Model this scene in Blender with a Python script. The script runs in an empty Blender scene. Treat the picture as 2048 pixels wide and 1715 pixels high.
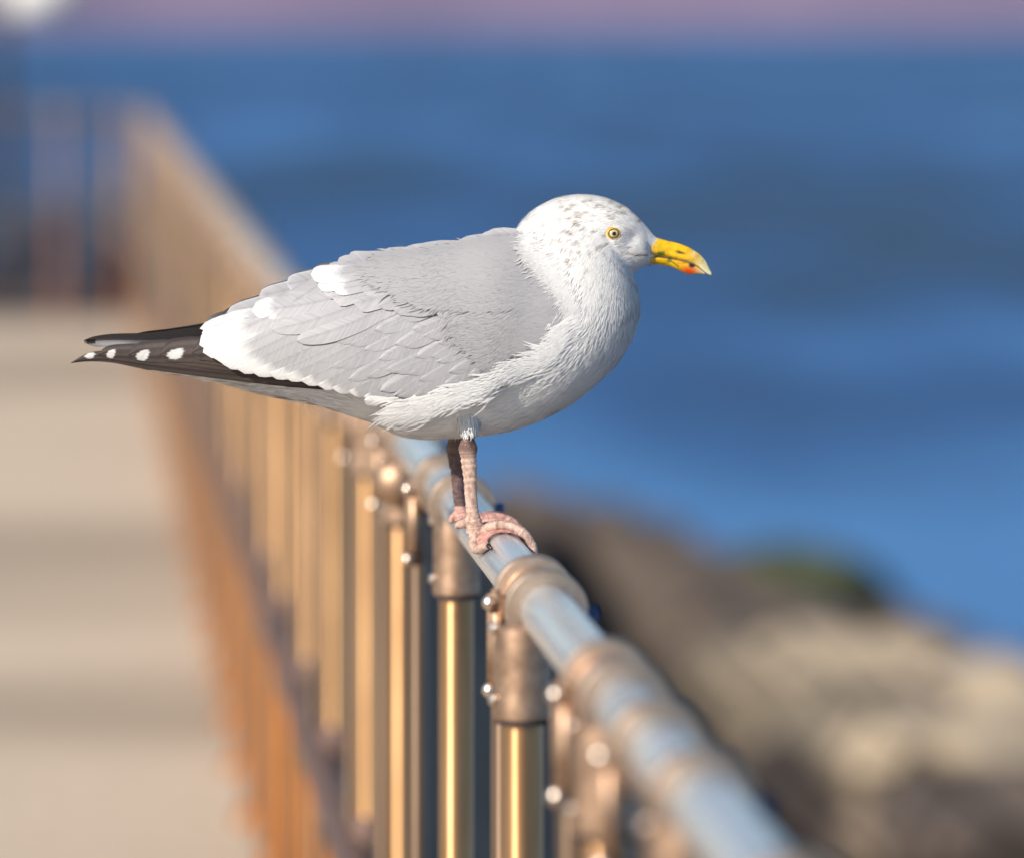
import bpy, bmesh, math, random
import numpy as np
from mathutils import Vector, Matrix
from mathutils.bvhtree import BVHTree
random.seed(7); rng = np.random.default_rng(11)
C = bpy.context.scene.collection
R = math.radians
# ------------------------------------------------------------------ camera constants
EYE = 1.57; F = 8800.0; HX = 1024.0; HY = 60.0      # focal length in photo pixels, level camera with a vertical lens shift
RAIL_DROP = 0.4546; RS = -0.09899; R0 = 0.36823       # top rail: X = RS*Y + R0
BY = 3.84                                           # the gull's mid plane
def rx(Y): return RS*Y + R0
def P(px, py, Y): return Vector(((px-HX)*Y/F, Y, EYE-(py-HY)*Y/F))
K = BY/F
def B(px, py, dy=0.0): return Vector(((px-HX)*K, BY+dy, EYE-(py-HY)*K))

# ------------------------------------------------------------------ object helpers
def tag(o, label=None, cat=None, group=None, kind=None):
    if label: o['label'] = label
    if cat: o['category'] = cat
    if group: o['group'] = group
    if kind: o['kind'] = kind
    return o
def empty(name, loc=(0,0,0), rz=0):
    o = bpy.data.objects.new(name, None); C.objects.link(o)
    o.location = loc; o.rotation_euler = (0,0,rz); return o
def link(name, me, mats=None, parent=None, smooth=True):
    o = bpy.data.objects.new(name, me); C.objects.link(o)
    if mats is not None:
        for m in (mats if isinstance(mats, (list,tuple)) else [mats]): me.materials.append(m)
    if smooth:
        me.polygons.foreach_set('use_smooth', [True]*len(me.polygons))
    if parent: o.parent = parent
    return o
def obj(name, bm, mat, parent=None, smooth=True, loc=None):
    me = bpy.data.meshes.new(name); bmesh.ops.recalc_face_normals(bm, faces=bm.faces)
    for e in bm.edges:
        if len(e.link_faces) == 2 and e.calc_face_angle(0) > .6: e.smooth = False
    bm.to_mesh(me); bm.free()
    o = link(name, me, mat, parent, smooth)
    if loc: o.location = loc
    return o
def frame(axis):
    a = Vector(axis).normalized()
    u = a.orthogonal().normalized() if abs(a.z) < .9 else Vector((1,0,0))
    u = (u - a*u.dot(a)).normalized(); return u, a.cross(u), a
def lathe(bm, prof, origin=(0,0,0), axis=(0,0,1), n=32, a0=0., a1=360., closed_prof=False):
    """revolve (r,h) points about axis"""
    u,v,a = frame(axis); o = Vector(origin); full = abs(a1-a0-360) < 1e-3
    m = n if full else n+1; rings = []
    for i in range(m):
        t = R(a0+(a1-a0)*i/n); d = u*math.cos(t)+v*math.sin(t)
        rings.append([bm.verts.new(o+d*max(r,1e-5)+a*h) for r,h in prof])
    k = len(prof)
    for i in range(n if full else n):
        A = rings[i]; Bq = rings[(i+1) % m]
        for j in range(k if closed_prof else k-1):
            jj = (j+1) % k
            bm.faces.new((A[j],Bq[j],Bq[jj],A[jj]))
    if not full:
        for r_ in (rings[0], rings[-1]):
            if closed_prof: bm.faces.new(r_)
    return bm
def cyl(bm, r, a, b, n=24, bev=.0012):
    a = Vector(a); b = Vector(b); L = (b-a).length
    return lathe(bm, [(0,0),(r-bev,0),(r,bev),(r,L-bev),(r-bev,L),(0,L)], a, b-a, n)
def box(bm, c, s, rot=None, bev=0.0):
    m = Matrix.Translation(c) @ (rot.to_4x4() if rot else Matrix()) @ Matrix.Diagonal((s[0],s[1],s[2],1))
    g = bmesh.ops.create_cube(bm, size=1, matrix=m)
    if bev:
        es = {e for v in g['verts'] for e in v.link_edges}
        bmesh.ops.bevel(bm, geom=list(es), offset=bev, segments=2, affect='EDGES')
    return bm
def catmull(a, n):
    """resample rows of array a to n samples with a smooth monotone-ish cubic"""
    a = np.asarray(a, float); m = len(a); t = np.linspace(0, m-1, n); i = np.clip(t.astype(int), 0, m-2); f = (t-i)[:,None]
    p0 = a[np.clip(i-1,0,m-1)]; p1 = a[i]; p2 = a[i+1]; p3 = a[np.clip(i+2,0,m-1)]
    return .5*((2*p1)+(-p0+p2)*f+(2*p0-5*p1+4*p2-p3)*f*f+(-p0+3*p1-3*p2+p3)*f**3)
def grid_mesh(name, pts, wrap=True, caps=True):
    """pts: (rows, cols, 3)"""
    n,m,_ = pts.shape; v = pts.reshape(-1,3).tolist(); f = []
    for i in range(n-1):
        for j in range(m if wrap else m-1):
            k = (j+1) % m
            f.append((i*m+j, i*m+k, (i+1)*m+k, (i+1)*m+j))
    if wrap and caps:
        for i in (0, n-1):
            v.append(pts[i].mean(0).tolist()); c = len(v)-1
            for j in range(m):
                k = (j+1) % m
                f.append((i*m+k, i*m+j, c) if i == 0 else (i*m+j, i*m+k, c))
    me = bpy.data.meshes.new(name); me.from_pydata(v, [], f); me.update(); return me
def set_col(me, cols, name='tint'):
    a = me.color_attributes.new(name, 'FLOAT_COLOR', 'POINT')
    c = np.ones((len(me.vertices),4), np.float32); c[:,:3] = cols; a.data.foreach_set('color', c.ravel())

# ------------------------------------------------------------------ material helpers
def mat(name):
    m = bpy.data.materials.new(name); m.use_nodes = True; nt = m.node_tree
    return m, nt, nt.nodes['Principled BSDF']
def N(nt, t, **kw):
    n = nt.nodes.new(t)
    for k,v in kw.items():
        if k in n.inputs.keys() if isinstance(k,str) else False: n.inputs[k].default_value = v
        else: setattr(n, k, v)
    return n
def L(nt, a, b): nt.links.new(a, b)
def ramp(nt, fac, stops):
    r = nt.nodes.new('ShaderNodeValToRGB'); L(nt, fac, r.inputs[0]); e = r.color_ramp.elements
    while len(e) < len(stops): e.new(.5)
    for q,(p,c) in zip(e, stops): q.position = p; q.color = (*c,1) if len(c)==3 else c
    return r.outputs[0]
def noise(nt, scale, detail=4, rough=.55, vec=None, stretch=None, coord='Object', dist=0.):
    tc = nt.nodes.new('ShaderNodeTexCoord'); src = tc.outputs[coord]
    if stretch:
        mp = nt.nodes.new('ShaderNodeMapping'); mp.inputs['Scale'].default_value = stretch; L(nt, src, mp.inputs[0]); src = mp.outputs[0]
    n = nt.nodes.new('ShaderNodeTexNoise'); n.inputs['Scale'].default_value = scale; n.inputs['Detail'].default_value = detail
    n.inputs['Roughness'].default_value = rough; n.inputs['Distortion'].default_value = dist
    L(nt, src, n.inputs['Vector']); return n.outputs['Fac']
def bump(nt, b, h, strength, dist):
    n = nt.nodes.new('ShaderNodeBump'); n.inputs['Strength'].default_value = strength; n.inputs['Distance'].default_value = dist
    L(nt, h, n.inputs['Height']); L(nt, n.outputs[0], b.inputs['Normal']); return n

def metal(name, c1, c2, rough, scale=60, stretch=(1,1,.15), var=.12, metallic=1.0, bst=.15):
    m, nt, b = mat(name)
    f = noise(nt, scale, 5, .6, stretch=stretch)
    L(nt, ramp(nt, f, [(.3,c1),(.72,c2)]), b.inputs['Base Color'])
    b.inputs['Metallic'].default_value = metallic
    f2 = noise(nt, scale*2.3, 4, .6, stretch=stretch)
    mr = nt.nodes.new('ShaderNodeMapRange'); mr.inputs['To Min'].default_value = rough-var*.5; mr.inputs['To Max'].default_value = rough+var
    L(nt, f2, mr.inputs['Value']); L(nt, mr.outputs[0], b.inputs['Roughness'])
    bump(nt, b, f2, bst, .0006); return m
M_paint, nt, b = mat('dark_paint'); b.inputs['Base Color'].default_value = (.02,.02,.028,1); b.inputs['Roughness'].default_value = .7
M_rail = metal('polished_rail', (.42,.48,.54), (.88,.91,.92), .22, 60, (1,.03,1), .14, .68)
M_cast = metal('cast_fitting', (.34,.22,.15), (.56,.38,.26), .42, 90, (1,1,1), .12, .9, .3)
M_clamp = metal('clamp_metal', (.60,.42,.30), (.76,.57,.43), .34, 90, (1,1,1), .10, 1, .15)
M_hex = metal('sky_tint_steel', (.07,.13,.26), (.14,.22,.38), .32, 60, (1,1,1), .1, .7)  # blue of the reflected sky put into the bolts' base colour
M_dull = metal('dull_tube', (.20,.135,.095), (.32,.225,.155), .38, 70, (1,1,.06), .1, .8)
M_pole = metal('gold_reflection_tube', (.54,.30,.14), (.80,.50,.26), .42, 70, (1,1,.06), .08, .95)  # steel posts: warm golden reflections tinted into the base colour
M_orange = metal('orange_tube', (.36,.115,.020), (.58,.23,.05), .50, 50, (1,1,.2), .2, .55)  # orange-brown tone of the lower tubes, base plates and bottom rail
M_umber = metal('umber_tube', (.10,.06,.05), (.20,.12,.09), .5, 50, (1,1,1), .1, .3)
def brushed(m, aniso):
    nt = m.node_tree; b = nt.nodes['Principled BSDF']; b.inputs['Anisotropic'].default_value = aniso; b.inputs['Anisotropic Rotation'].default_value = .25
    t = nt.nodes.new('ShaderNodeTangent'); t.direction_type = 'RADIAL'; t.axis = 'Z'; L(nt, t.outputs[0], b.inputs['Tangent'])
M_dark = metal('dark_steel', (.10,.09,.09), (.20,.17,.16), .45, 60)
M_bolt = metal('bolt_steel', (.62,.52,.44), (.76,.66,.57), .30, 60, (1,1,1), .05)
brushed(M_pole,.9); brushed(M_dull,.8); brushed(M_orange,.6)
M_white, nt, b = mat('white_panel'); b.inputs['Base Color'].default_value = (.8,.8,.78,1); b.inputs['Roughness'].default_value = .5

# ------------------------------------------------------------------ setting
# walkway
m, nt, b = mat('sandy_concrete')
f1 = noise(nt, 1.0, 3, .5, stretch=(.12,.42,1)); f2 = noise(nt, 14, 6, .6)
c1 = ramp(nt, f1, [(.38,(.43,.34,.25)),(.52,(.62,.50,.375)),(.7,(.68,.55,.415))])  # soft shadow bands across the paving painted into the ramp
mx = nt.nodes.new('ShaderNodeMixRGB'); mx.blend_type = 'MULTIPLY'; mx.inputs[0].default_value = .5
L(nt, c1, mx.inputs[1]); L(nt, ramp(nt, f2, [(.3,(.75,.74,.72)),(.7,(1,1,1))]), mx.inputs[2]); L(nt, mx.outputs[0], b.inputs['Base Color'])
b.inputs['Roughness'].default_value = .85; bump(nt, b, f2, .5, .01)
YE = 23.9
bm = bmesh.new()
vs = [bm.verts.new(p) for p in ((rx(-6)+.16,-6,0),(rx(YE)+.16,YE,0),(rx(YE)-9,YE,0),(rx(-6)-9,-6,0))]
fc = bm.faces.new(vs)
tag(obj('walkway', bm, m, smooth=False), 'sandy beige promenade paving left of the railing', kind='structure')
# sea wall that carries the walkway
m2, nt, b = mat('old_concrete'); f = noise(nt, 3, 6, .6)
L(nt, ramp(nt, f, [(.3,(.16,.125,.095)),(.7,(.30,.245,.19))]), b.inputs['Base Color']); b.inputs['Roughness'].default_value = .9; bump(nt, b, f, .6, .03)
bm = bmesh.new()
for (a,bq,zt,zb,w0,w1) in ((-6.,YE+.2,-.004,-4.6,-9.0,.24),):
    lo = [(rx(a)+w1,a),(rx(bq)+w1,bq),(rx(bq)+w0,bq),(rx(a)+w0,a)]
    t = [bm.verts.new((x,y,zt)) for x,y in lo]; d = [bm.verts.new((x+(.35 if i in (0,1) else 0),y,zb)) for i,(x,y) in enumerate(lo)]
    bm.faces.new(t); bm.faces.new(d[::-1])
    for i in range(4): bm.faces.new((t[i],t[(i+1)%4],d[(i+1)%4],d[i]))
tag(obj('sea_wall', bm, m2, smooth=False), 'brown concrete sea wall that drops from the promenade under the railing', 'wall')
# sea
m, nt, b = mat('sea_water')
fb = noise(nt, .16, 2, .5, stretch=(.2,.06,1)); fs = noise(nt, .55, 3, .5, stretch=(.22,.08,1))
mxf = nt.nodes.new('ShaderNodeMath'); mxf.operation = 'MULTIPLY_ADD'; L(nt, fs, mxf.inputs[0]); mxf.inputs[1].default_value = .8
mm = nt.nodes.new('ShaderNodeMath'); mm.operation = 'MULTIPLY'; L(nt, fb, mm.inputs[0]); mm.inputs[1].default_value = .36; L(nt, mm.outputs[0], mxf.inputs[2])
tcs = nt.nodes.new('ShaderNodeTexCoord'); sxs = nt.nodes.new('ShaderNodeSeparateXYZ'); L(nt, tcs.outputs['Object'], sxs.inputs[0])
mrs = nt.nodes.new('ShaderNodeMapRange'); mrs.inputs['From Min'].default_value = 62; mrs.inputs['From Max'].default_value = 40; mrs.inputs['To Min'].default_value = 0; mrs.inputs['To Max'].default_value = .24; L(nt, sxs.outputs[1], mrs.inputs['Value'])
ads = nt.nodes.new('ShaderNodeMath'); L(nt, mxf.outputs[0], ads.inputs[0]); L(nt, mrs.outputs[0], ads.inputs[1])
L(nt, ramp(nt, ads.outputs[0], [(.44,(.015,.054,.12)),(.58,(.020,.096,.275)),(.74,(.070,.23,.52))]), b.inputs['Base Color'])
b.inputs['Roughness'].default_value = .45; b.inputs['Specular IOR Level'].default_value = .25
fw = noise(nt, 1.6, 6, .65, stretch=(.5,1,1)); bump(nt, b, fw, 1.0, .35)
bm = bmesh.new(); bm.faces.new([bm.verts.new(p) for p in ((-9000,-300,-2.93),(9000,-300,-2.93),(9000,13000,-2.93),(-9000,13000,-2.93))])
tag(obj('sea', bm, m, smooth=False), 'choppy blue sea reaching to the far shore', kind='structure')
# far shore, distance haze painted into the hills' colour
m, nt, b = mat('far_haze'); f = noise(nt, .0015, 4, .5)
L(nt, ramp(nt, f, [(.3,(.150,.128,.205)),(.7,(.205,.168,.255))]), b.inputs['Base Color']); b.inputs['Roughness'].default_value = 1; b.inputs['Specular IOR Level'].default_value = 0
nx, ny = 160, 14; pts = np.zeros((ny, nx, 3))
for i in range(ny):
    for j in range(nx):
        x = -9000+18000*j/(nx-1); v = i/(ny-1); y = 12000+2500*v
        h = 330+110*math.sin(x*.0007+1)+60*math.sin(x*.0021+v*2)+26*math.sin(x*.007+v*5)
        pts[i,j] = (x, y, -3.2+h*math.sin(min(1,v*1.6)*math.pi/2)**.7)
me = grid_mesh('far_shore', pts, wrap=False); tag(link('far_shore', me, m), 'hills of the far shore, violet haze painted into their colour', kind='structure')
# rocky shore terrain
def hnoise(x, y, s, seed=0):
    return (math.sin(x*1.7*s+seed)*math.cos(y*1.3*s+seed*2.1)+.6*math.sin(x*3.1*s+y*2.3*s+seed*.7)+.4*math.cos(x*5.3*s-y*4.1*s+seed*1.9))/2
def shore_z(s, Y):
    sL = float(np.interp(Y,[30,34,44,52,62],[6.4,6.0,3.4,1.4,.1]))
    if s > sL: return max(-4.2,-2.96-(s-sL)*.6)
    z = -.45-2.55*min(1,max(0,(s-.05)/sL))**.65
    g = math.exp(-((s-2.72-.10*math.sin(Y*.5))/.36)**2); z -= 1.1*g
    if s > 1.5: z += .22*hnoise(s*1.2, Y*.6, 1.3, 3)
    z += .05*hnoise(s, Y, 5, 1)
    return max(z, -4.2)
m, nt, b = mat('shore_rock'); f = noise(nt, 1.3, 6, .6); f2 = noise(nt, .35, 3, .5)
geo = nt.nodes.new('ShaderNodeAttribute'); geo.attribute_name = 'tint'
mx = nt.nodes.new('ShaderNodeMixRGB'); mx.blend_type = 'MULTIPLY'; mx.inputs[0].default_value = 1
L(nt, geo.outputs['Color'], mx.inputs[1]); L(nt, ramp(nt, f, [(.3,(.55,.53,.5)),(.7,(1.1,1.08,1.05))]), mx.inputs[2]); L(nt, mx.outputs[0], b.inputs['Base Color'])
b.inputs['Roughness'].default_value = .85; bump(nt, b, f, .8, .08)
M_shore = m
ss = np.linspace(0,14,110); ys = np.linspace(-4,95,330); pts = np.zeros((len(ys),len(ss),3)); cols = []
for i,Y in enumerate(ys):
    for j,s in enumerate(ss):
        pts[i,j] = (rx(Y)+.22+s, Y, shore_z(s,Y))
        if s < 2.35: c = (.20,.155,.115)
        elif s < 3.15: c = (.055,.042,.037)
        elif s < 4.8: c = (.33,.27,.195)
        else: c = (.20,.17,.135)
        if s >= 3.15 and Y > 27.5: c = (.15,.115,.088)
        cols.append(c)
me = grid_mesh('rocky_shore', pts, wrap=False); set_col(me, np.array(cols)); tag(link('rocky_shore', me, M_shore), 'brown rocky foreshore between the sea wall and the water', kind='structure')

def rock_mat(name, a, c):
    m, nt, b = mat(name); f = noise(nt, 2.2, 6, .62)
    L(nt, ramp(nt, f, [(.3,a),(.68,c)]), b.inputs['Base Color']); b.inputs['Roughness'].default_value = .9; bump(nt, b, f, .7, .06); return m
MR = {'tan': rock_mat('tan_rock',(.32,.255,.18),(.52,.42,.30)), 'dark': rock_mat('dark_rock',(.06,.048,.042),(.13,.10,.085)),
      'brown': rock_mat('brown_rock',(.16,.12,.09),(.28,.22,.165)), 'moss': rock_mat('mossy_rock',(.022,.032,.012),(.07,.085,.03)),
      'blue': rock_mat('slate_rock',(.018,.026,.045),(.04,.055,.09))}
def boulder(px, py, Y, w, h, d, kind, label, seed, group=None):
    bm = bmesh.new(); bmesh.ops.create_icosphere(bm, subdivisions=4, radius=1)
    r_ = random.Random(seed); cuts = [(Vector((r_.uniform(-1,1),r_.uniform(-1,1),r_.uniform(-.6,1))).normalized(), r_.uniform(.62,.85)) for _ in range(13)]
    for v in bm.verts:
        p = v.co.copy()
        for n_,k_ in cuts:
            q = p.dot(n_)
            if q > k_: p -= n_*(q-k_)*.9
        p *= 1+.05*hnoise(p.x*2+seed, p.y*2+p.z, 2.2, seed)
        v.co = Vector((p.x*w*.62, p.y*d*.62, p.z*h*.62))
    o = obj('boulder', bm, MR[kind], smooth=True, loc=P(px,py,Y)); o.rotation_euler = (0,0,r_.uniform(-.5,.5))
    return tag(o, label, 'boulder', group)
boulder(1560,1215,33.5, 1.7,.95,1.6,'moss','dark green mossy boulder at the water edge, highest of the shore boulders',1)
boulder(1370,1180,35.0, 1.3,.40,1.8,'brown','brown boulder at the waterline, left of the mossy boulder nearest the rail',2)
boulder(1650,1345,26.5, .75,.45,1.3,'tan','pale tan boulder just below the dark mossy boulder',3)
boulder(1790,1330,28.5, .9,.38,1.2,'tan','tan boulder at the water edge, right of the mossy boulder',4)
boulder(1835,1405,23.0, .42,.24,.6,'dark','small dark brown boulder wedged between pale boulders',5)
boulder(1975,1395,25.0, 1.05,.45,1.2,'tan','pale tan boulder at the right edge of the view beside the water',6)
boulder(1810,1500,21.0, .75,.40,.9,'tan','large sandy boulder in the middle of the lower rocks beside the dark gully',7)
boulder(1960,1640,17.0, .85,.42,.9,'dark','large dark boulder in the lower right corner of the shore',8)
boulder(1960,1500,20.5, .62,.26,.8,'tan','light sandy boulder directly above the large dark corner boulder',9)
boulder(1790,1680,17.5, .4,.22,.5,'brown','brown boulder low on the shore, left of the dark corner boulder',10)

# ------------------------------------------------------------------ railing
ang = math.atan2(-RS, 1.0)     # rotation that turns +Y into the rail direction
def fitting(parent, ox, sep):
    """rail axis is local +Y through the origin, the post stands ox beside it; a second ring sits sep behind"""
    def lip(y0, y1, r=.0315): return [(.0216,y0),(r-.0016,y0),(r,y0+.0016),(r,y1-.0016),(r-.0016,y1),(.0216,y1)]
    bm = bmesh.new()
    if sep < .12:
        pr = [(.0216,-.016),(.0315,-.016),(.0328,-.0147),(.0328,-.004),(.0315,-.0027),(.0250,-.0020),(.0246,sep-.014),(.0315,sep-.013),(.0328,sep-.0117),(.0328,sep-.0013),(.0315,sep),(.0216,sep)]
        lathe(bm, pr, (0,0,0), (0,1,0), 80, 93, 447, True)
    else:
        lathe(bm, lip(-.016,.004), (0,0,0), (0,1,0), 80, 93, 447, True); lathe(bm, [(.0216,.004),(.0262,.004),(.0262,.030),(.0216,.030)], (0,0,0), (0,1,0), 80, 93, 447, True)
    obj('clamp', bm, M_clamp, parent)
    if sep >= .12:
        bm = bmesh.new(); lathe(bm, lip(sep-.022,sep), (0,0,0), (0,1,0), 80, 93, 447, True); obj('ring', bm, M_clamp, parent)
    bm = bmesh.new()
    lathe(bm, [(.0172,-.010),(.0212,-.014),(.0226,-.030),(.0222,-.040),(.0224,-.070),(.0230,-.076),(.0230,-.084),(.0216,-.086),(.0172,-.086)], (ox,0,0), (0,0,1), 48)
    obj('socket', bm, M_cast, parent)
    bm = bmesh.new(); lathe(bm, [(.0173,-.0865),(.0216,-.0865),(.0216,-.089),(.0173,-.089)], (ox,0,0), (0,0,1), 40); obj('gasket', bm, M_paint, parent)
    fy = sep-.012; fx = -.030
    bm = bmesh.new(); box(bm, (fx,fy,-.040), (.017,.010,.092), bev=.0035); obj('flange', bm, M_cast, parent)
    for z in (-.004,-.074):
        bm = bmesh.new(); lathe(bm, [(.0058,0),(.0058,.0018),(.0051,.004),(.0030,.0056),(0,.0062)], (fx-.007,fy-.005,z), (-.5,-1,0.05), 24); obj('bolt', bm, M_bolt, parent)
    for z in (-.014,-.070):
        bm = bmesh.new(); lathe(bm, [(.0054,0),(.0054,.0018),(.0048,.0038),(.0028,.0052),(0,.0058)], (ox-.0215,-.004,z), (-1,-.5,.05), 24); obj('bolt', bm, M_bolt, parent)
    bm = bmesh.new(); lathe(bm, [(0,0),(.0072,0),(.0072,.010),(.006,.012),(0,.012)], (.0305,0,-.006), (1,0,.1), 6); lathe(bm, [(.0,0),(.0095,0),(.0095,.003),(0,.003)], (.0285,0,-.0063), (1,0,.1), 24); obj('hex_bolt', bm, M_hex, parent)

def make_post(ox=-.010, sep=.09):
    bm = bmesh.new(); cyl(bm, .0167, (ox,0,-.080), (ox,0,-.545), 48); post = obj('post', bm, M_pole)
    bm = bmesh.new(); cyl(bm, .0167, (ox,0,-.546), (ox,0,-1.115), 32); obj('lower_tube', bm, M_orange, post)
    bm = bmesh.new(); lathe(bm, [(.0169,-.505),(.0225,-.507),(.026,-.515),(.026,-.600),(.0225,-.608),(.0169,-.610)], (ox,0,0), (0,0,1), 32); obj('collar', bm, M_umber, post)
    bm = bmesh.new(); lathe(bm, [(.0169,-1.08),(.028,-1.085),(.040,-1.10),(.050,-1.112),(.050,-1.12),(0,-1.12)], (ox,0,0), (0,0,1), 32); obj('base_plate', bm, M_orange, post)
    bm = bmesh.new(); cyl(bm, .0095, (-.026,sep-.012,-.08), (-.026,sep-.012,-1.09), 24); obj('baluster', bm, M_dull, post)
    fitting(post, ox, sep); return post
def copy_tree(o, parent=None):
    c = o.copy(); C.objects.link(c); c.parent = parent
    for ch in list(o.children): copy_tree(ch, c)
    return c
ZR = EYE-RAIL_DROP
rail = empty('railing', (rx(2),2,0), ang)
tag(rail, 'long steel tube railing under the gull, posts tinted with golden reflections, along the sea side of the promenade', 'railing', kind=None)
def along(Y): return (Y-2)/math.cos(ang)
bm = bmesh.new(); cyl(bm, .0212, (0,along(-1.2),ZR), (0,along(24.3),ZR), 64, .003); obj('top_rail', bm, M_rail, rail)
bm = bmesh.new(); cyl(bm, .0240, (-.032,along(-1.2),ZR-.555), (-.032,along(24.3),ZR-.555), 32, .003); obj('middle_rail', bm, M_umber, rail)
bm = bmesh.new(); cyl(bm, .0190, (0,along(-1.2),.075), (0,along(24.3),.075), 32, .003); obj('bottom_rail', bm, M_orange, rail)
PS = [(1.75,-.012,0),(2.17,-.012,0),(2.60,-.010,1),(2.97,-.012,0),(3.46,-.018,0),(4.22,-.004,1),(4.84,-.010,0),(5.38,-.010,0),(6.08,-.010,1),(6.72,-.010,0),(7.5,-.010,0)]
while PS[-1][0] < 23.4: PS.append((PS[-1][0]+.62,-.010,len(PS)%3==2))
protos = {}
for i,(Y,ox,wide) in enumerate(PS):
    key = (ox,bool(wide))
    if key not in protos: protos[key] = o = make_post(ox, .20 if wide else .088)
    else: o = copy_tree(protos[key])
    o.parent = rail; o.location = (0, along(Y), ZR)
proto = protos[(-.010,False)]
for o in list(rail.children):
    if abs(o.location.y-along(4.84)) < .01:
        bm = bmesh.new(); bmesh.ops.create_uvsphere(bm, u_segments=32, v_segments=20, radius=.028)
        for v in bm.verts: v.co = Vector((v.co.x*.95-.016, v.co.y*.8-.020, v.co.z*.98-.040))
        CAP = obj('domed_cap', bm, M_cast, o)
# far cross railing
cr = empty('railing', (rx(24.2),24.2,0), R(90)-.05)
tag(cr, 'blurred far railing closing the end of the promenade', 'railing')
bm = bmesh.new(); cyl(bm, .0212, (0,0.05,ZR), (0,5.2,ZR), 24, .003); obj('top_rail', bm, M_dull, cr)
bm = bmesh.new(); cyl(bm, .0190, (0,0.05,ZR-.555), (0,5.2,ZR-.555), 24, .003); obj('middle_rail', bm, M_dark, cr)
bm = bmesh.new(); cyl(bm, .0190, (0,0.05,.075), (0,5.2,.075), 24, .003); obj('bottom_rail', bm, M_umber, cr)
if any(c is CAP for c in proto.children): proto = protos[(-.010,True)]
for k in (.12,.47,1.5,2.4,3.3,4.2,5.1):
    o = copy_tree(proto); o.parent = cr; o.location = (0, k, ZR); o.rotation_euler = (0,0,0)
# sign on a dark post
sp = empty('signpost', P(3, 0, 25.6)); sp.location.z = -2.0
tag(sp, 'dark post with a plain white sign panel behind the far railing', 'signpost')
bm = bmesh.new(); cyl(bm, .045, (0,0,0), (0,0,4.6), 24, .004); obj('pole', bm, M_paint, sp)
bm = bmesh.new(); box(bm, (.23,-.06,3.82), (.40,.02,.32), bev=.006); obj('sign_panel', bm, M_white, sp)
bm = bmesh.new(); box(bm, (.05,-.03,3.86), (.10,.06,.03), bev=.003); box(bm, (.05,-.03,3.74), (.10,.06,.03), bev=.003); obj('bracket', bm, M_dark, sp)
for i,(px,py,w,h,lab) in enumerate(((20,520,.8,.62,'dark slate boulder at the far left behind the end railing'),(95,560,.55,.40,'low dark slate boulder between two others behind the end railing'),(165,530,.62,.55,'dark slate boulder closest to the corner behind the end railing'))):
    boulder(px,py+20,27.5, w,h,.7,'blue',lab,20+i)
bm = bmesh.new(); box(bm, (P(60,0,28).x-3, 28.6, -1.4), (9,4.5,2.5), bev=.2); o = tag(obj('breakwater', bm, MR['blue'], smooth=False), 'dark low stone breakwater beyond the end railing', 'breakwater')
# ------------------------------------------------------------------ the gull
gull = empty('gull', P(950,1075,BY))
tag(gull, 'herring gull with white streaked head and grey wings standing on the railing, facing right', 'gull')
GO = np.array(gull.location)
def gfix(o):
    o.matrix_parent_inverse = Matrix.Translation(-gull.location); return o
# stations: dorsal x,y, ventral x,y, half width (m), egg
ST = np.array([
 (250,706,250,724,.008,0),(300,703,305,738,.012,0),(420,692,440,760,.022,0),(520,650,545,783,.038,0),(620,566,645,806,.054,.05),
 (720,524,740,840,.063,.05),(820,501,825,872,.068,0),(920,484,925,872,.070,0),(1000,468,1040,852,.069,-.05),
 (1036,458,1145,803,.064,-.18),(1052,440,1226,732,.055,-.25),(1068,424,1264,670,.0475,-.25),(1090,409,1277,615,.041,-.20),
 (1120,396,1273,575,.0345,-.10),(1156,391,1266,551,.0295,0),(1191,393,1277,538,.0275,.02),(1224,402,1290,531,.0255,.02),
 (1254,417,1297,529,.0215,0),(1276,436,1301,528,.0172,0),(1293,454,1304,524,.0122,0),(1308,472,1309,516,.0088,0),(1322,484,1320,507,.0066,0),(1333,493,1330,502,.0056,0)], float)
NS, NT = 240, 96
S = catmull(ST, NS)
def body_pt(row, th):
    """row: (...,6) interpolated stations; th angle from dorsal, near side is 0..pi"""
    cx = (row[...,0]+row[...,2])/2; cy = (row[...,1]+row[...,3])/2
    hx = (row[...,0]-row[...,2])/2; hy = (row[...,1]-row[...,3])/2
    c = np.cos(th); s = np.sin(th)
    sw = np.sign(s)*np.abs(s)**.92
    k = (1 + row[...,5]*c)
    px = cx+hx*c; py = cy+hy*c
    # lores hollow in front of the eye, slight cheek
    dy = -row[...,4]*sw*k
    g = np.exp(-(((px-1264)/17)**2+((py-472)/15)**2)); dy = dy*(1-.13*g)
    g = np.exp(-(((px-1225)/16)**2+((py-464)/14)**2)); dy = dy*(1-.05*g)
    g = np.exp(-(((px-1228)/30)**2+((py-438)/9)**2)); dy = dy*(1+.05*g)
    return np.stack([(px-HX)*K, BY+dy, EYE-(py-HY)*K], -1), px, py
th = np.linspace(0, 2*np.pi, NT, endpoint=False)
pts, PX, PY = body_pt(S[:,None,:], th[None,:])
me = grid_mesh('body', pts)
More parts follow.
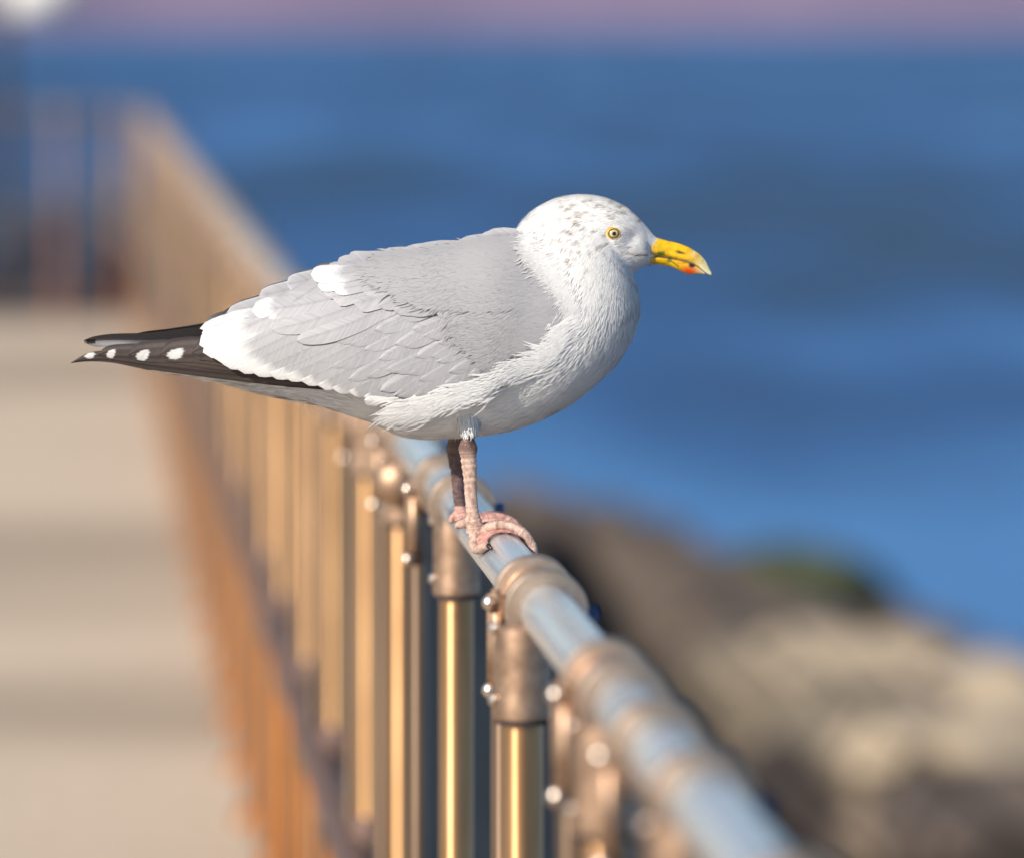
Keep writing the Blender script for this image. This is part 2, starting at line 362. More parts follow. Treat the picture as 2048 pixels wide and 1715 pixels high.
# ---- colours
WHITE = np.array((.77,.77,.765)); GREY = np.array((.405,.402,.418)); BROWN = np.array((.36,.25,.16))
def mantle_mask(px, py):
    edge = np.interp(py, [455,470,500,540,580,620,660], [1010,1040,1075,1108,1122,1126,1128])
    return (px < edge-6) & (px > 630)
m, nt, b = mat('plumage')
a = nt.nodes.new('ShaderNodeAttribute'); a.attribute_name = 'tint'; L(nt, a.outputs['Color'], b.inputs['Base Color'])
b.inputs['Roughness'].default_value = .75; b.inputs['Specular IOR Level'].default_value = .15
b.inputs['Sheen Weight'].default_value = .15
M_plum = m
m, nt, b = mat('feather_vane')
a = nt.nodes.new('ShaderNodeAttribute'); a.attribute_name = 'tint'
uv = nt.nodes.new('ShaderNodeAttribute'); uv.attribute_name = 'vane'; sx = nt.nodes.new('ShaderNodeSeparateXYZ'); L(nt, uv.outputs['Vector'], sx.inputs[0])
# barbs: stripes running obliquely from the shaft
ab = nt.nodes.new('ShaderNodeMath'); ab.operation = 'ABSOLUTE'; L(nt, sx.outputs[0], ab.inputs[0])
q = nt.nodes.new('ShaderNodeMath'); q.operation = 'MULTIPLY_ADD'; L(nt, ab.outputs[0], q.inputs[0]); q.inputs[1].default_value = -1.3; L(nt, sx.outputs[1], q.inputs[2])
cb = nt.nodes.new('ShaderNodeCombineXYZ'); L(nt, q.outputs[0], cb.inputs[0]); L(nt, sx.outputs[2], cb.inputs[1]); 
nz = nt.nodes.new('ShaderNodeTexNoise'); nz.inputs['Scale'].default_value = 900; nz.inputs['Detail'].default_value = 2; L(nt, cb.outputs[0], nz.inputs['Vector'])
nz2 = nt.nodes.new('ShaderNodeTexNoise'); nz2.inputs['Scale'].default_value = 420; nz2.inputs['Detail'].default_value = 3; L(nt, cb.outputs[0], nz2.inputs['Vector'])
mx = nt.nodes.new('ShaderNodeMixRGB'); mx.blend_type = 'MULTIPLY'; mx.inputs[0].default_value = 1
L(nt, a.outputs['Color'], mx.inputs[1]); L(nt, ramp(nt, nz2.outputs['Fac'], [(.3,(.83,.83,.84)),(.7,(1.06,1.06,1.06))]), mx.inputs[2]); L(nt, mx.outputs[0], b.inputs['Base Color'])
b.inputs['Roughness'].default_value = .62; b.inputs['Specular IOR Level'].default_value = .25
bump(nt, b, nz.outputs['Fac'], .35, .0006)
M_vane = m
col = np.tile(WHITE, (len(me.vertices),1))
mk = mantle_mask(PX, PY) & (PY < 640)
col[:NS*NT][mk.ravel()] = GREY
col[:NS*NT][(PX.ravel() < 640) & (PY.ravel() < 700)] = (.55,.55,.57)
set_col(me, col)

# ---- legs (closed tubes that grow out of the belly), unioned with the body
def tube(bm, path, radii, n=18, flat=None, cap=True):
    """path in world; rounded ends; radii = list of (r_side, r_other)"""
    path = np.array(path, float); rr = np.array([(r,r) if not isinstance(r,(tuple,list)) else r for r in radii], float)
    k = (len(path)-1)*9+1; p = catmull(path, k); r = catmull(rr, k); r = r*(1+.05*np.sin(np.arange(k)*2.1+k)+rng.normal(0,.03,k))[:,None]
    up = Vector(flat) if flat else Vector((0,-1,0)); rings = []
    for i in range(k):
        t = Vector(p[min(i+1,k-1)]-p[max(i-1,0)]).normalized(); u = (up-t*up.dot(t)).normalized(); v = t.cross(u)
        rings.append([bm.verts.new(Vector(p[i])+u*math.cos(a_)*r[i,0]+v*math.sin(a_)*r[i,1]) for a_ in np.linspace(0,2*math.pi,n,endpoint=False)])
    for i in range(k-1):
        for j in range(n): bm.faces.new((rings[i][j],rings[i][(j+1)%n],rings[i+1][(j+1)%n],rings[i+1][j]))
    for e,s_ in ((0,-1),(-1,1)):
        t = Vector(p[e]-p[e-1 if e else 1]).normalized()
        c = bm.verts.new(Vector(p[e])+t*min(r[e])*.6)
        for j in range(n):
            f_ = (rings[e][j],rings[e][(j+1)%n],c); bm.faces.new(f_)
    return bm
m, nt, b = mat('leg_skin')
f = noise(nt, 260, 5, .6, stretch=(1,1,.6)); f2 = noise(nt, 70, 3, .5)
a = nt.nodes.new('ShaderNodeAttribute'); a.attribute_name = 'tint'
mx = nt.nodes.new('ShaderNodeMixRGB'); mx.blend_type = 'MULTIPLY'; mx.inputs[0].default_value = 1
L(nt, a.outputs['Color'], mx.inputs[1]); L(nt, ramp(nt, f, [(.30,(.52,.40,.36)),(.58,(1.05,1.02,1.0))]), mx.inputs[2]); L(nt, mx.outputs[0], b.inputs['Base Color'])
b.inputs['Roughness'].default_value = .55; b.inputs['Subsurface Weight'].default_value = .08; b.inputs['Subsurface Radius'].default_value = (.004,.002,.001)
vr = nt.nodes.new('ShaderNodeTexVoronoi'); vr.feature = 'DISTANCE_TO_EDGE'; vr.inputs['Scale'].default_value = 420
tc = nt.nodes.new('ShaderNodeTexCoord'); L(nt, tc.outputs['Object'], vr.inputs['Vector'])
rp = ramp(nt, vr.outputs['Distance'], [(0,(0,0,0)),(.12,(1,1,1))]); bump(nt, b, rp, .6, .0006)
M_leg = m
def surf(px, py, Yd, extra=0.0):
    """point given by pixel at the depth Yd"""
    return P(px, py, Yd)
def wrap(Y, deg, off):
    """point on the rail's skin at depth Y; deg from top, + toward +X; off above the skin"""
    r = .0212+off; return Vector((rx(Y)+r*math.sin(R(deg)), Y, ZR+r*math.cos(R(deg))))
near, far = 3.80, 3.868
toes_bm = []
def make_leg(yd, kind):
    bm = bmesh.new()
    if kind == 'near':
        kx = lambda x,y: P(x,y,yd)
        tube(bm, [kx(930,800), kx(936,835), kx(938,868), kx(936,878), kx(936,895), kx(937,912), kx(940,950), kx(942,990), kx(945,1025), kx(949,1050), kx(948,1066)],
             [.016,.0105,.0062,.0058,(.0066,.0082),(.0058,.0072),(.0044,.0060),(.0042,.0054),(.0044,.0056),(.0058,.0075),(.0050,.0066)], 20)
        A = kx(948,1066)
        # middle toe over the rail and down the far side
        tube(bm, [A, kx(965,1062), wrap(yd-.002,-20,.0068), wrap(yd-.004,6,.0066), wrap(yd-.007,36,.0062), wrap(yd-.010,66,.0058), wrap(yd-.012,92,.0052), wrap(yd-.013,104,.005)],
             [0.00482, 0.00499, 0.00430, 0.00396, 0.00430, 0.00361, 0.00310, 0.00241], 14)
        # outer toe just behind it
        tube(bm, [A, wrap(yd+.006,-30,.008), wrap(yd+.014,0,.0058), wrap(yd+.020,30,.0055), wrap(yd+.024,58,.005), wrap(yd+.027,80,.0045)],
             [0.00430, 0.00430, 0.00378, 0.00378, 0.00327, 0.00224], 14)
        # inner toe along the rail toward the camera
        tube(bm, [A, wrap(yd-.010,-66,.0070), wrap(yd-.024,-70,.0054), wrap(yd-.040,-63,.0050), wrap(yd-.054,-54,.0046), wrap(yd-.064,-47,.004)],
             [0.00447, 0.00430, 0.00396, 0.00404, 0.00344, 0.00241], 14)
        # hind toe
        tube(bm, [kx(940,1046), kx(928,1046), kx(918,1049), kx(912,1053)], [.0042,.0040,.0034,.0024], 12)
    else:
        kx = lambda x,y: P(x,y,yd)
        tube(bm, [kx(912,800), kx(914,835), kx(912,862), kx(911,878), kx(910,895), kx(911,912), kx(915,950), kx(917,985), kx(920,1010), kx(924,1030), kx(930,1042)],
             [.016,.0105,.0066,.0062,(.0064,.0080),(.0056,.0070),(.0042,.0056),(.0040,.0052),(.0042,.0054),(.0055,.0070),(.0050,.0064)], 20)
        A = kx(932,1042)
        tube(bm, [A, wrap(yd,-25,.0068), wrap(yd,6,.0060), wrap(yd-.002,38,.0058), wrap(yd-.004,68,.0052), wrap(yd-.006,92,.0045)], [0.00447, 0.00413, 0.00378, 0.00396, 0.00327, 0.00224], 14)
        tube(bm, [A, wrap(yd+.010,-30,.0075), wrap(yd+.022,0,.0055), wrap(yd+.032,28,.005), wrap(yd+.038,52,.0045)], [0.00430, 0.00396, 0.00361, 0.00344, 0.00224], 14)
        tube(bm, [A, wrap(yd-.010,-45,.0075), wrap(yd-.018,-28,.0054), wrap(yd-.027,-10,.005), wrap(yd-.034,8,.0042)], [0.00447, 0.00396, 0.00378, 0.00327, 0.00224], 14)
        tube(bm, [kx(922,1028), kx(912,1030), kx(905,1036), kx(902,1044)], [.0040,.0038,.0032,.0022], 12)
    me = bpy.data.meshes.new('leg'); bmesh.ops.recalc_face_normals(bm, faces=bm.faces); bm.to_mesh(me); bm.free(); return me
def web(bm, c1, c2, sag=.35, n=12, th=.0012):
    """skin between two toe lines (from near the foot to the toes' last third)"""
    a_ = catmull(c1, n); b_ = catmull(c2, n); m_ = 8; g = []
    for i in range(n):
        row = []
        for j in range(m_+1):
            f_ = j/m_; p = a_[i]*(1-f_)+b_[i]*f_
            # pull onto the rail's skin where it would sink in, and scallop the free edge
            ax = rx(p[1]); d = np.array((p[0]-ax, 0, p[2]-ZR)); r_ = np.linalg.norm(d)
            if i == n-1 or True:
                k_ = (i/(n-1))**2*4*f_*(1-f_)*sag
                p = p*(1-k_)+a_[0]*k_
                d = np.array((p[0]-rx(p[1]), 0, p[2]-ZR)); r_ = np.linalg.norm(d)
            if r_ < .0235: d *= .0235/r_; p = np.array((rx(p[1])+d[0], p[1], ZR+d[2]))
            row.append(bm.verts.new(Vector(p)))
        g.append(row)
    for i in range(n-1):
        for j in range(m_): bm.faces.new((g[i][j],g[i][j+1],g[i+1][j+1],g[i+1][j]))
leg_me = [make_leg(near,'near'), make_leg(far,'far')]
# body with legs: exact union so that it stays one continuous surface
body = link('body', me, [M_plum, M_leg], None)
for lm in leg_me:
    cols = np.zeros((len(lm.vertices),3))
    for i,v in enumerate(lm.vertices):
        py = HY+(EYE-v.co.z)*F/v.co.y
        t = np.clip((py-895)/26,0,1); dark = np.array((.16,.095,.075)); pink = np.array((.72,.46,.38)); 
        if lm is leg_me[1]: pink_t = np.array((.30,.19,.17)) if py < 1000 else np.array((.66,.36,.33))  # upper part of the far leg carries shade in its tint
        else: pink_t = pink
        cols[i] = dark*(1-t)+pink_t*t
        if py < 872: cols[i] = WHITE
    set_col(lm, cols)
    lo = link('leg_tmp', lm, [M_plum, M_leg], None)
    for p in lm.polygons:
        py = HY+(EYE-p.center.z)*F/p.center.y; p.material_index = 0 if py < 872 else 1
    rmh = lo.modifiers.new('r','REMESH'); rmh.mode = 'VOXEL'; rmh.voxel_size = .0007; rmh.use_smooth_shade = True
    dg = bpy.context.evaluated_depsgraph_get(); ev = bpy.data.meshes.new_from_object(lo.evaluated_get(dg))
    # re-tint the remeshed leg
    cols = np.zeros((len(ev.vertices),3))
    bv = BVHTree.FromPolygons([v.co for v in lm.vertices],[p.vertices for p in lm.polygons]); src = np.zeros((len(lm.vertices),4),np.float32); lm.color_attributes['tint'].data.foreach_get('color', src.ravel())
    src = np.array([tuple(d.color) for d in lm.color_attributes['tint'].data])
    kd_p = [p.vertices[0] for p in lm.polygons]
    for i,v in enumerate(ev.vertices):
        _,_,fi,_ = bv.find_nearest(v.co); cols[i] = src[kd_p[fi]][:3]
    while ev.color_attributes: ev.color_attributes.remove(ev.color_attributes[0])
    set_col(ev, cols)
    ev.materials.clear(); ev.materials.append(M_plum); ev.materials.append(M_leg)
    ev.polygons.foreach_set('use_smooth', [True]*len(ev.polygons))
    for p in ev.polygons:
        py = HY+(EYE-p.center.z)*F/p.center.y; p.material_index = 0 if py < 872 else 1
    lo2 = bpy.data.objects.new('leg_tmp2', ev); C.objects.link(lo2)
    bo = body.modifiers.new('u','BOOLEAN'); bo.operation = 'UNION'; bo.object = lo2; bo.solver = 'EXACT'
    dg = bpy.context.evaluated_depsgraph_get(); nm = bpy.data.meshes.new_from_object(body.evaluated_get(dg))
    body.modifiers.clear(); body.data = nm; nm.name = 'body'
    bpy.data.objects.remove(lo); bpy.data.objects.remove(lo2)
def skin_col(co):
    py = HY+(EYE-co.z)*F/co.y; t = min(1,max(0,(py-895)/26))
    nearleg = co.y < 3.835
    top = np.array((.17,.105,.085)); low = np.array((.62,.46,.385)) if nearleg else (np.array((.15,.095,.10)) if py < 1012 else np.array((.62,.38,.34)))  # far leg darkened above the foot: near leg's shadow put into its colour
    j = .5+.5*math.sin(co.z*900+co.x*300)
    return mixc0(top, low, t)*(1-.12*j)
mixc0 = lambda a,b,t: np.asarray(a)*(1-t)+np.asarray(b)*t
bmsh = body.data; legv = set()
for p in bmsh.polygons:
    if p.material_index == 1: legv.update(p.vertices)
tc_ = bmsh.color_attributes['tint']
for i in range(len(bmsh.vertices)):
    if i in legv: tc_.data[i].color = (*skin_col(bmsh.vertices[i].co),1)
for i,v in enumerate(bmsh.vertices):
    py = HY+(EYE-v.co.z)*F/v.co.y
    if py < 872 and py > 812: tc_.data[i].color = (*WHITE,1)
body.parent = gull; gfix(body)
bodytree = BVHTree.FromPolygons([Vector(p) for p in pts.reshape(-1,3)], [(i*NT+j, i*NT+(j+1)%NT, (i+1)*NT+(j+1)%NT, (i+1)*NT+j) for i in range(NS-1) for j in range(NT)])
def body_y(px, py, side=-1):
    o_ = B(px,py,side*.3); h = bodytree.ray_cast(o_, Vector((0,-side,0)))
    return (h[0].y-BY, h[1]) if h[0] else (None, None)
# claws and webs
m, nt, b = mat('claw'); b.inputs['Base Color'].default_value = (.012,.010,.010,1); b.inputs['Roughness'].default_value = .3; M_claw = m
def claw(p0, d, down):
    bm = bmesh.new(); p0 = Vector(p0); d = Vector(d).normalized(); down = Vector(down).normalized()
    tube(bm, [p0-d*.003, p0+d*.002, p0+d*.005+down*.0018, p0+d*.0068+down*.0046], [.0022,.0021,.0013,.0004], 10)
    o = obj('claw', bm, M_claw, gull); gfix(o)
for yd,lst in ((near,((near-.013,104,.005,40),(near+.027,80,.0045,40),(near-.064,-47,.004,None))),(far,((far-.006,92,.0045,40),(far+.038,52,.0045,40),(far-.034,8,.0042,None)))):
    for Y_,dg_,of_,w_ in lst:
        p = wrap(Y_,dg_,of_)
        t_ = Vector((math.cos(R(dg_)),-.25,-math.sin(R(dg_)))) if w_ else Vector((.15,-1,0))
        dn = -(p-Vector((rx(Y_),Y_,ZR))).normalized()
        claw(p, t_, dn)
bm = bmesh.new()
web(bm, [P(950,1066,near), wrap(near-.002,-10,.0045), wrap(near-.006,30,.0045), wrap(near-.010,62,.004)], [P(950,1068,near), wrap(near-.022,-64,.004), wrap(near-.038,-57,.004), wrap(near-.052,-48,.0035)], .6)
web(bm, [P(950,1066,near), wrap(near+.002,-10,.0045), wrap(near-.004,30,.0045), wrap(near-.008,60,.004)], [P(950,1066,near), wrap(near+.010,-10,.0045), wrap(near+.019,28,.004), wrap(near+.024,55,.0035)])
web(bm, [P(934,1042,far), wrap(far,0,.0045), wrap(far-.002,38,.0045), wrap(far-.004,64,.004)], [P(934,1042,far), wrap(far-.014,-30,.005), wrap(far-.025,-12,.004), wrap(far-.033,4,.0035)])
web(bm, [P(934,1042,far), wrap(far,0,.0045), wrap(far,38,.0045), wrap(far-.002,64,.004)], [P(934,1042,far), wrap(far+.014,-20,.005), wrap(far+.026,10,.004), wrap(far+.036,44,.0035)])
wb = bpy.data.meshes.new('foot_web'); bm.to_mesh(wb); bm.free(); set_col(wb, np.array((.66,.36,.32))*np.ones((len(wb.vertices),1)))
o = link('foot_web', wb, M_leg, gull); gfix(o); sm = o.modifiers.new('s','SOLIDIFY'); sm.thickness = .0012; sm.offset = 0

# ---- bill
m, nt, b = mat('bill_horn')
a = nt.nodes.new('ShaderNodeAttribute'); a.attribute_name = 'tint'; f = noise(nt, 160, 4, .6)
mx = nt.nodes.new('ShaderNodeMixRGB'); mx.blend_type = 'MULTIPLY'; mx.inputs[0].default_value = 1
L(nt, a.outputs['Color'], mx.inputs[1]); L(nt, ramp(nt, f, [(.3,(.70,.64,.52)),(.62,(1.03,1.03,1.0))]), mx.inputs[2]); L(nt, mx.outputs[0], b.inputs['Base Color'])
b.inputs['Roughness'].default_value = .40; b.inputs['Subsurface Weight'].default_value = .1; b.inputs['Subsurface Radius'].default_value = (.004,.002,.0005); bump(nt, b, f, .15, .0004)
M_bill = m
def bill(name, top, bot, wid, lower):
    xs = np.linspace(top[0][0], top[-1][0], 110); t_ = np.interp(xs, *zip(*top)); b_ = np.interp(xs, *zip(*bot))
    ker = np.ones(7)/7
    sm_ = lambda q: np.convolve(np.pad(q,3,'edge'), ker, 'valid')
    t_, b_ = sm_(t_), sm_(b_); w_ = sm_(np.interp(xs, *zip(*wid)))
    n_ = 56; an = np.linspace(0,2*np.pi,n_,endpoint=False)
    c = np.cos(an); s_ = np.sin(an)
    cy = ((t_+b_)/2)[:,None]; h = (np.maximum(b_-t_,.6)/2)[:,None]
    # upper: widest at the cutting edge; lower: widest at the cutting edge too
    k = (1-.38*c) if not lower else (1+.30*c)
    py = cy - h*np.sign(c)*np.abs(c)**.8; dy = -(w_[:,None])*np.sign(s_)*np.abs(s_)**.8*k/1.15
    px = xs[:,None]+0*py
    if not lower:  # nostril slot
        g = np.exp(-(((px-1360)/9)**2+((py-505-(px-1360)*.18)/1.7)**2)); dy = dy*(1-.30*g)
    P3 = np.stack([(px-HX)*K, BY+dy, EYE-(py-HY)*K], -1)
    me_ = grid_mesh(name, P3)
    Y_ = np.array((.86,.54,.012)); T = np.array((.74,.70,.42)); RED = np.array((.85,.07,.01)); DK = np.array((.03,.02,.03)); GR = np.array((.13,.19,.02)); HB = np.array((.62,.42,.22))
    X, Yp = px.ravel(), py.ravel(); cc = np.tile(Y_, (len(X),1))
    def blend(f_, c2): 
        nonlocal cc
        f_ = np.clip(f_,0,1)[:,None]; cc = cc*(1-f_)+np.asarray(c2)*f_
    blend((X-1384-.35*(Yp-520)*-1)/26, T)
    blend(.8*np.clip((1316-X)/22,0,1), HB)
    wob = np.sin(X*.9)*1.2+np.sin(Yp*1.3)*1.2
    if lower:
        blend(.8*np.exp(-(((X-1376)/22)**2+((Yp-541)/11)**2)), (.85,.22,.01)); blend(1.1*np.exp(-(((X-1378)/13)**2+((Yp-543)/7)**2)), RED)
        blend(1.1*np.exp(-(((X-1384)/7)**2+((Yp-530)/6)**2)**2), DK)
        blend(np.exp(-((X-1338-wob*.6)/4.5)**4-((Yp-519)/5)**4), GR); blend(.85*np.exp(-((Yp-524-(X-1345)*.75)/1.8)**2)*((X>1342)&(X<1358)), GR*.6)
        blend(.5*np.exp(-((X-1368)/13)**2-((Yp-526)/2)**2), DK)
    else:
        blend(np.exp(-((X-1321-wob*.5)/8)**6-((Yp-507)/5)**6), GR)
        g = np.exp(-(((X-1361)/9)**2+((Yp-505-(X-1360)*.18)/2.1)**2)); blend(1.5*g, DK)
        blend(.6*np.exp(-((X-1386)/5)**2-((Yp-507)/5)**2), (.8,.75,.62)); blend(.5*np.exp(-((X-1393)/5)**2-((Yp-514)/6)**2), (.42,.26,.1))
        blend(.6*np.exp(-((X-1372)/22)**2-((Yp-520)/2)**2), (.45,.33,.2))
    set_col(me_, np.vstack([cc, cc[:1], cc[-1:]]))
    o_ = link(name, me_, M_bill, gull); return gfix(o_)
ub_top = [(1262,478),(1290,474),(1308,474),(1332,481),(1350,485),(1367,490),(1380,496),(1390,502),(1400,509),(1407,516),(1414,526),(1418,534),(1422,545),(1423,549)]
mouth_u = [(1262,503),(1285,509),(1308,511),(1325,513.5),(1343,516.5),(1362,521),(1378,525),(1392,531),(1402,538),(1410,545),(1417,550),(1420,551),(1422,551),(1423,551)]
mouth_l = [(1262,504),(1285,510),(1308,512),(1325,514.5),(1343,517.5),(1362,522),(1378,526),(1392,532),(1402,539),(1405,541.5)]
lb_bot  = [(1262,520),(1290,527),(1304,529),(1320,530),(1335,532),(1347,536),(1358,541),(1368,546),(1378,549),(1388,548.5),(1397,548),(1405,547)]
lb_bot[-1] = (1410,549); mouth_l[-1] = (1410,547)
bill('upper_bill', ub_top, mouth_u, [(1262,.0160),(1285,.0150),(1300,.0136),(1313,.0112),(1340,.0076),(1370,.0056),(1400,.0038),(1415,.0022),(1423,.0010)], False)
bill('lower_bill', mouth_l, lb_bot, [(1262,.0150),(1285,.0140),(1300,.0122),(1313,.0094),(1340,.0062),(1370,.0050),(1395,.0034),(1410,.0014)], True)

# ---- eyes
def plain(name, c, r=.4, coat=0.0):
    m, nt, b = mat(name); b.inputs['Base Color'].default_value = (*c,1); b.inputs['Roughness'].default_value = r; b.inputs['Coat Weight'].default_value = coat; return m
M_ring = plain('orbital_ring',(.85,.42,.01),.5); M_pupil = plain('pupil',(.004,.004,.004),.15,1); M_rim = plain('eye_rim',(.03,.022,.015),.4)
m, nt, b = mat('iris'); f = noise(nt, 1500, 3, .6); L(nt, ramp(nt, f, [(.3,(.42,.36,.16)),(.7,(.66,.58,.33))]), b.inputs['Base Color']); b.inputs['Roughness'].default_value = .2; b.inputs['Coat Weight'].default_value = .6; M_iris = m
for side in (-1,1):
    dy, nr = body_y(1225.5,464.5,side); c0 = B(1225.5,464.5,dy)
    nrm = Vector((.16, side, .05)).normalized()
    def disc(name, prof, mt, par=None, sq=.86):
        bm = bmesh.new(); lathe(bm, prof, (0,0,0), (0,1,0) if side>0 else (0,-1,0), 40)
        for v in bm.verts: v.co.z *= sq
        o_ = obj(name, bm, mt, par)
        if par is None:
            o_.parent = gull; o_.matrix_world = Matrix.Translation(c0) ; gfix(o_); o_.location = c0; o_.rotation_euler = (0,0,-side*.16 if side>0 else .16)
        return o_
    e = disc('eye', [(0,.0034),(.0020,.0032),(.0037,.0026),(.0050,.0010),(.0054,-.002)], M_iris)
    disc('eye_ring', [(.0048,.0016),(.0050,.0024),(.0054,.0026),(.0059,.0018),(.0063,.0004),(.0065,-.002)], M_ring, e)
    disc('eye_rim', [(.0043,.0022),(.0046,.0027),(.0052,.0024),(.0054,.0010)], M_rim, e)
    disc('pupil', [(0,.00375),(.0010,.0037),(.0017,.0033),(.0018,.0028)], M_pupil, e, 1.0)

# ---- wing hull in pixel space: x: ytop, ybot, half width
HU = np.array([(120,676,742,.008),(200,668,744,.011),(300,660,756,.018),(400,648,775,.030),(500,598,800,.044),(600,552,835,.057),(700,512,872,.066),
               (800,496,900,.0715),(900,482,905,.0735),(1000,464,892,.0735),(1080,460,868,.069),(1150,470,850,.062),(1220,500,830,.050)])
def hull(px, py):
    px = np.asarray(px,float); py = np.asarray(py,float)
    yt = np.interp(px,HU[:,0],HU[:,1]); yb = np.interp(px,HU[:,0],HU[:,2]); w = np.interp(px,HU[:,0],HU[:,3])
    v = np.clip(np.abs((py-(yt+yb)/2)/((yb-yt)/2)),0,.995)
    return w*(1-v**2.3)**(1/2.1)
bx_ = np.arange(960,1260,4.); by_ = np.arange(430,860,4.); BMAP = np.full((len(bx_),len(by_)),np.nan)
for i,x_ in enumerate(bx_):
    for j,y_ in enumerate(by_):
        d_ = body_y(x_,y_)[0]
        if d_ is not None: BMAP[i,j] = -d_
for i in range(len(bx_)):
    r_ = BMAP[i]; ok = ~np.isnan(r_)
    BMAP[i] = np.interp(by_, by_[ok], r_[ok]) if ok.any() else 0
hull0 = hull
def hull1(px, py):
    h = float(hull0(px,py)); k = min(1,max(0,(px-965)/115)); k = k*k*(3-2*k)
    if k <= 0: return h
    i = min(len(bx_)-2,max(0,(px-bx_[0])/4)); j = min(len(by_)-2,max(0,(py-by_[0])/4)); a=int(i); b_=int(j); f=i-a; g=j-b_
    v = BMAP[a,b_]*(1-f)*(1-g)+BMAP[a+1,b_]*f*(1-g)+BMAP[a,b_+1]*(1-f)*g+BMAP[a+1,b_+1]*f*g
    return h*(1-k)+(v+.001)*k
hgx = np.arange(60,1260,4.); hgy = np.arange(420,920,4.)
HG = np.array([[hull1(x,y) for y in hgy] for x in hgx])
for _ in range(5):
    q = np.pad(HG,((3,3),(0,0)),'edge'); HG = sum(q[i:i+len(hgx)] for i in range(7))/7
for _ in range(2):
    q = np.pad(HG,((0,0),(1,1)),'edge'); HG = sum(q[:,i:i+len(hgy)] for i in range(3))/3
HGL = HG.tolist(); nhx, nhy = HG.shape
def hull(px, py):
    i = (px-60)/4; j = (py-420)/4; i = 0 if i < 0 else (nhx-1.001 if i > nhx-1.001 else i); j = 0 if j < 0 else (nhy-1.001 if j > nhy-1.001 else j)
    a = int(i); b_ = int(j); f = i-a; g = j-b_; r0 = HGL[a]; r1 = HGL[a+1]
    return (r0[b_]*(1-f)+r1[b_]*f)*(1-g)+(r0[b_+1]*(1-f)+r1[b_+1]*f)*g
def offs_k(px):
    k = min(1,max(0,(1125-px)/230)); return .07+.93*k*k*(3-2*k)
class Vanes:
    def __init__(s): s.v=[]; s.f=[]; s.c=[]; s.u=[]; s.id=0
    def feather(s, root, tip, width, off0, off1, cfn, bend=0., prof='round', side=-1, camber=.0009, nl=16, nw=8, rough=0., path=None, wl=None, tilt=0.):
        r_ = np.array(root,float); t_ = np.array(tip,float); d = t_-r_; Ln = np.linalg.norm(d); d/=Ln; nrm = np.array((-d[1],d[0]))
        base = len(s.v); s.id += 1; jid = rng.random()*50
        if path is not None: pc = catmull(np.array(path,float),nl+1); pw = catmull(np.array(wl,float)[:,None],nl+1)[:,0]/width; Ln = abs(path[0][0]-path[-1][0])
        for i in range(nl+1):
            t = i/nl
            if prof == 'round': wp = (min(1,.62+.9*t))*(max(0,1-max(0,(t-.80)/.20)**2.4))**.5
            elif prof == 'point': wp = (1-.15*t)*(max(0,1-max(0,(t-.45)/.55)**1.7))**.75
            elif prof == 'soft': wp = (min(1,.7+.8*t))*(max(0,1-max(0,(t-.6)/.4)**2))**.6
            c = r_+d*Ln*t+nrm*bend*Ln*math.sin(t*math.pi)*1.0
            if path is not None: c = pc[i]; wp = max(.01,pw[i])
            for j in range(nw+1):
                q = j/nw*2-1
                p = c+nrm*q*width/2*wp
                if rough and t>.5: p = p+d*rough*(rng.random()-.5)*Ln*.1
                off = off0+(off1-off0)*t - camber*q*q + (.00035 if abs(q)<.01 else 0)
                off += tilt*q
                dy = hull(p[0],p[1])+off*offs_k(p[0])
                # push sideways near the top silhouette so it wraps over
                s.v.append(((p[0]-HX)*K, BY+side*dy, EYE-(p[1]-HY)*K)); s.c.append(cfn(t,q,p)); s.u.append((q*width*K/2, t*Ln*K, jid))
        for i in range(nl):
            for j in range(nw):
                a_ = base+i*(nw+1)+j; qd = (a_,a_+1,a_+nw+2,a_+nw+1)
                s.f.append(qd if side>0 else qd[::-1])
    def build(s, name, parent):
        me_ = bpy.data.meshes.new(name); me_.from_pydata(s.v,[],s.f); me_.update(); set_col(me_, np.array(s.c))
        at = me_.attributes.new('vane','FLOAT_VECTOR','POINT'); at.data.foreach_set('vector', np.array(s.u,np.float32).ravel())
        o_ = link(name, me_, M_vane, parent)
        o_.matrix_parent_inverse = Matrix.Translation(-gull.location) if parent is gull else Matrix()
        return o_
def mixc(a,b,t): t = min(1,max(0,t)); return tuple(np.asarray(a)*(1-t)+np.asarray(b)*t)
W = (.66,.66,.655)
def grey(shade=1., tip=None, tw=.12, edge=.25):
    g = GREY*shade
    def fn(t,q,p):
        c = g*(1-.07*(1-t))
        c = mixc(c, np.array((.56,.56,.58)), edge*max(0,abs(q)-.72)/.28 + edge*max(0,t-.93)/.07)
        if abs(q) < .04: c = mixc(c,(.24,.24,.26),.45)
        if tip is not None: c = mixc(c, tip, (t-(1-tw)+.10*q*q*tw*3)/(tw*.35))
        if tip is not None and abs(q) > .86: c = tuple(np.asarray(c)*.80)
        return c
    return fn
BLK = np.array((.034,.026,.025))
def black(spot):
    def fn(t,q,p):
        c = mixc(BLK,(.075,.058,.052), .5+.5*math.sin(q*9+t*5))
        if spot is not None:
            dx = (p[0]-spot[0])/spot[2]; dy_ = (p[1]-spot[1])/spot[3]; dx = dx+.35*dy_-.35*dy_*dy_+.12*math.sin(p[1]*1.1+spot[0]); r_ = (abs(dx)**1.7+abs(dy_)**2.6)
            c = mixc(c, (.60,.60,.59), (1.2-r_)*2.6)
        return c
    return fn
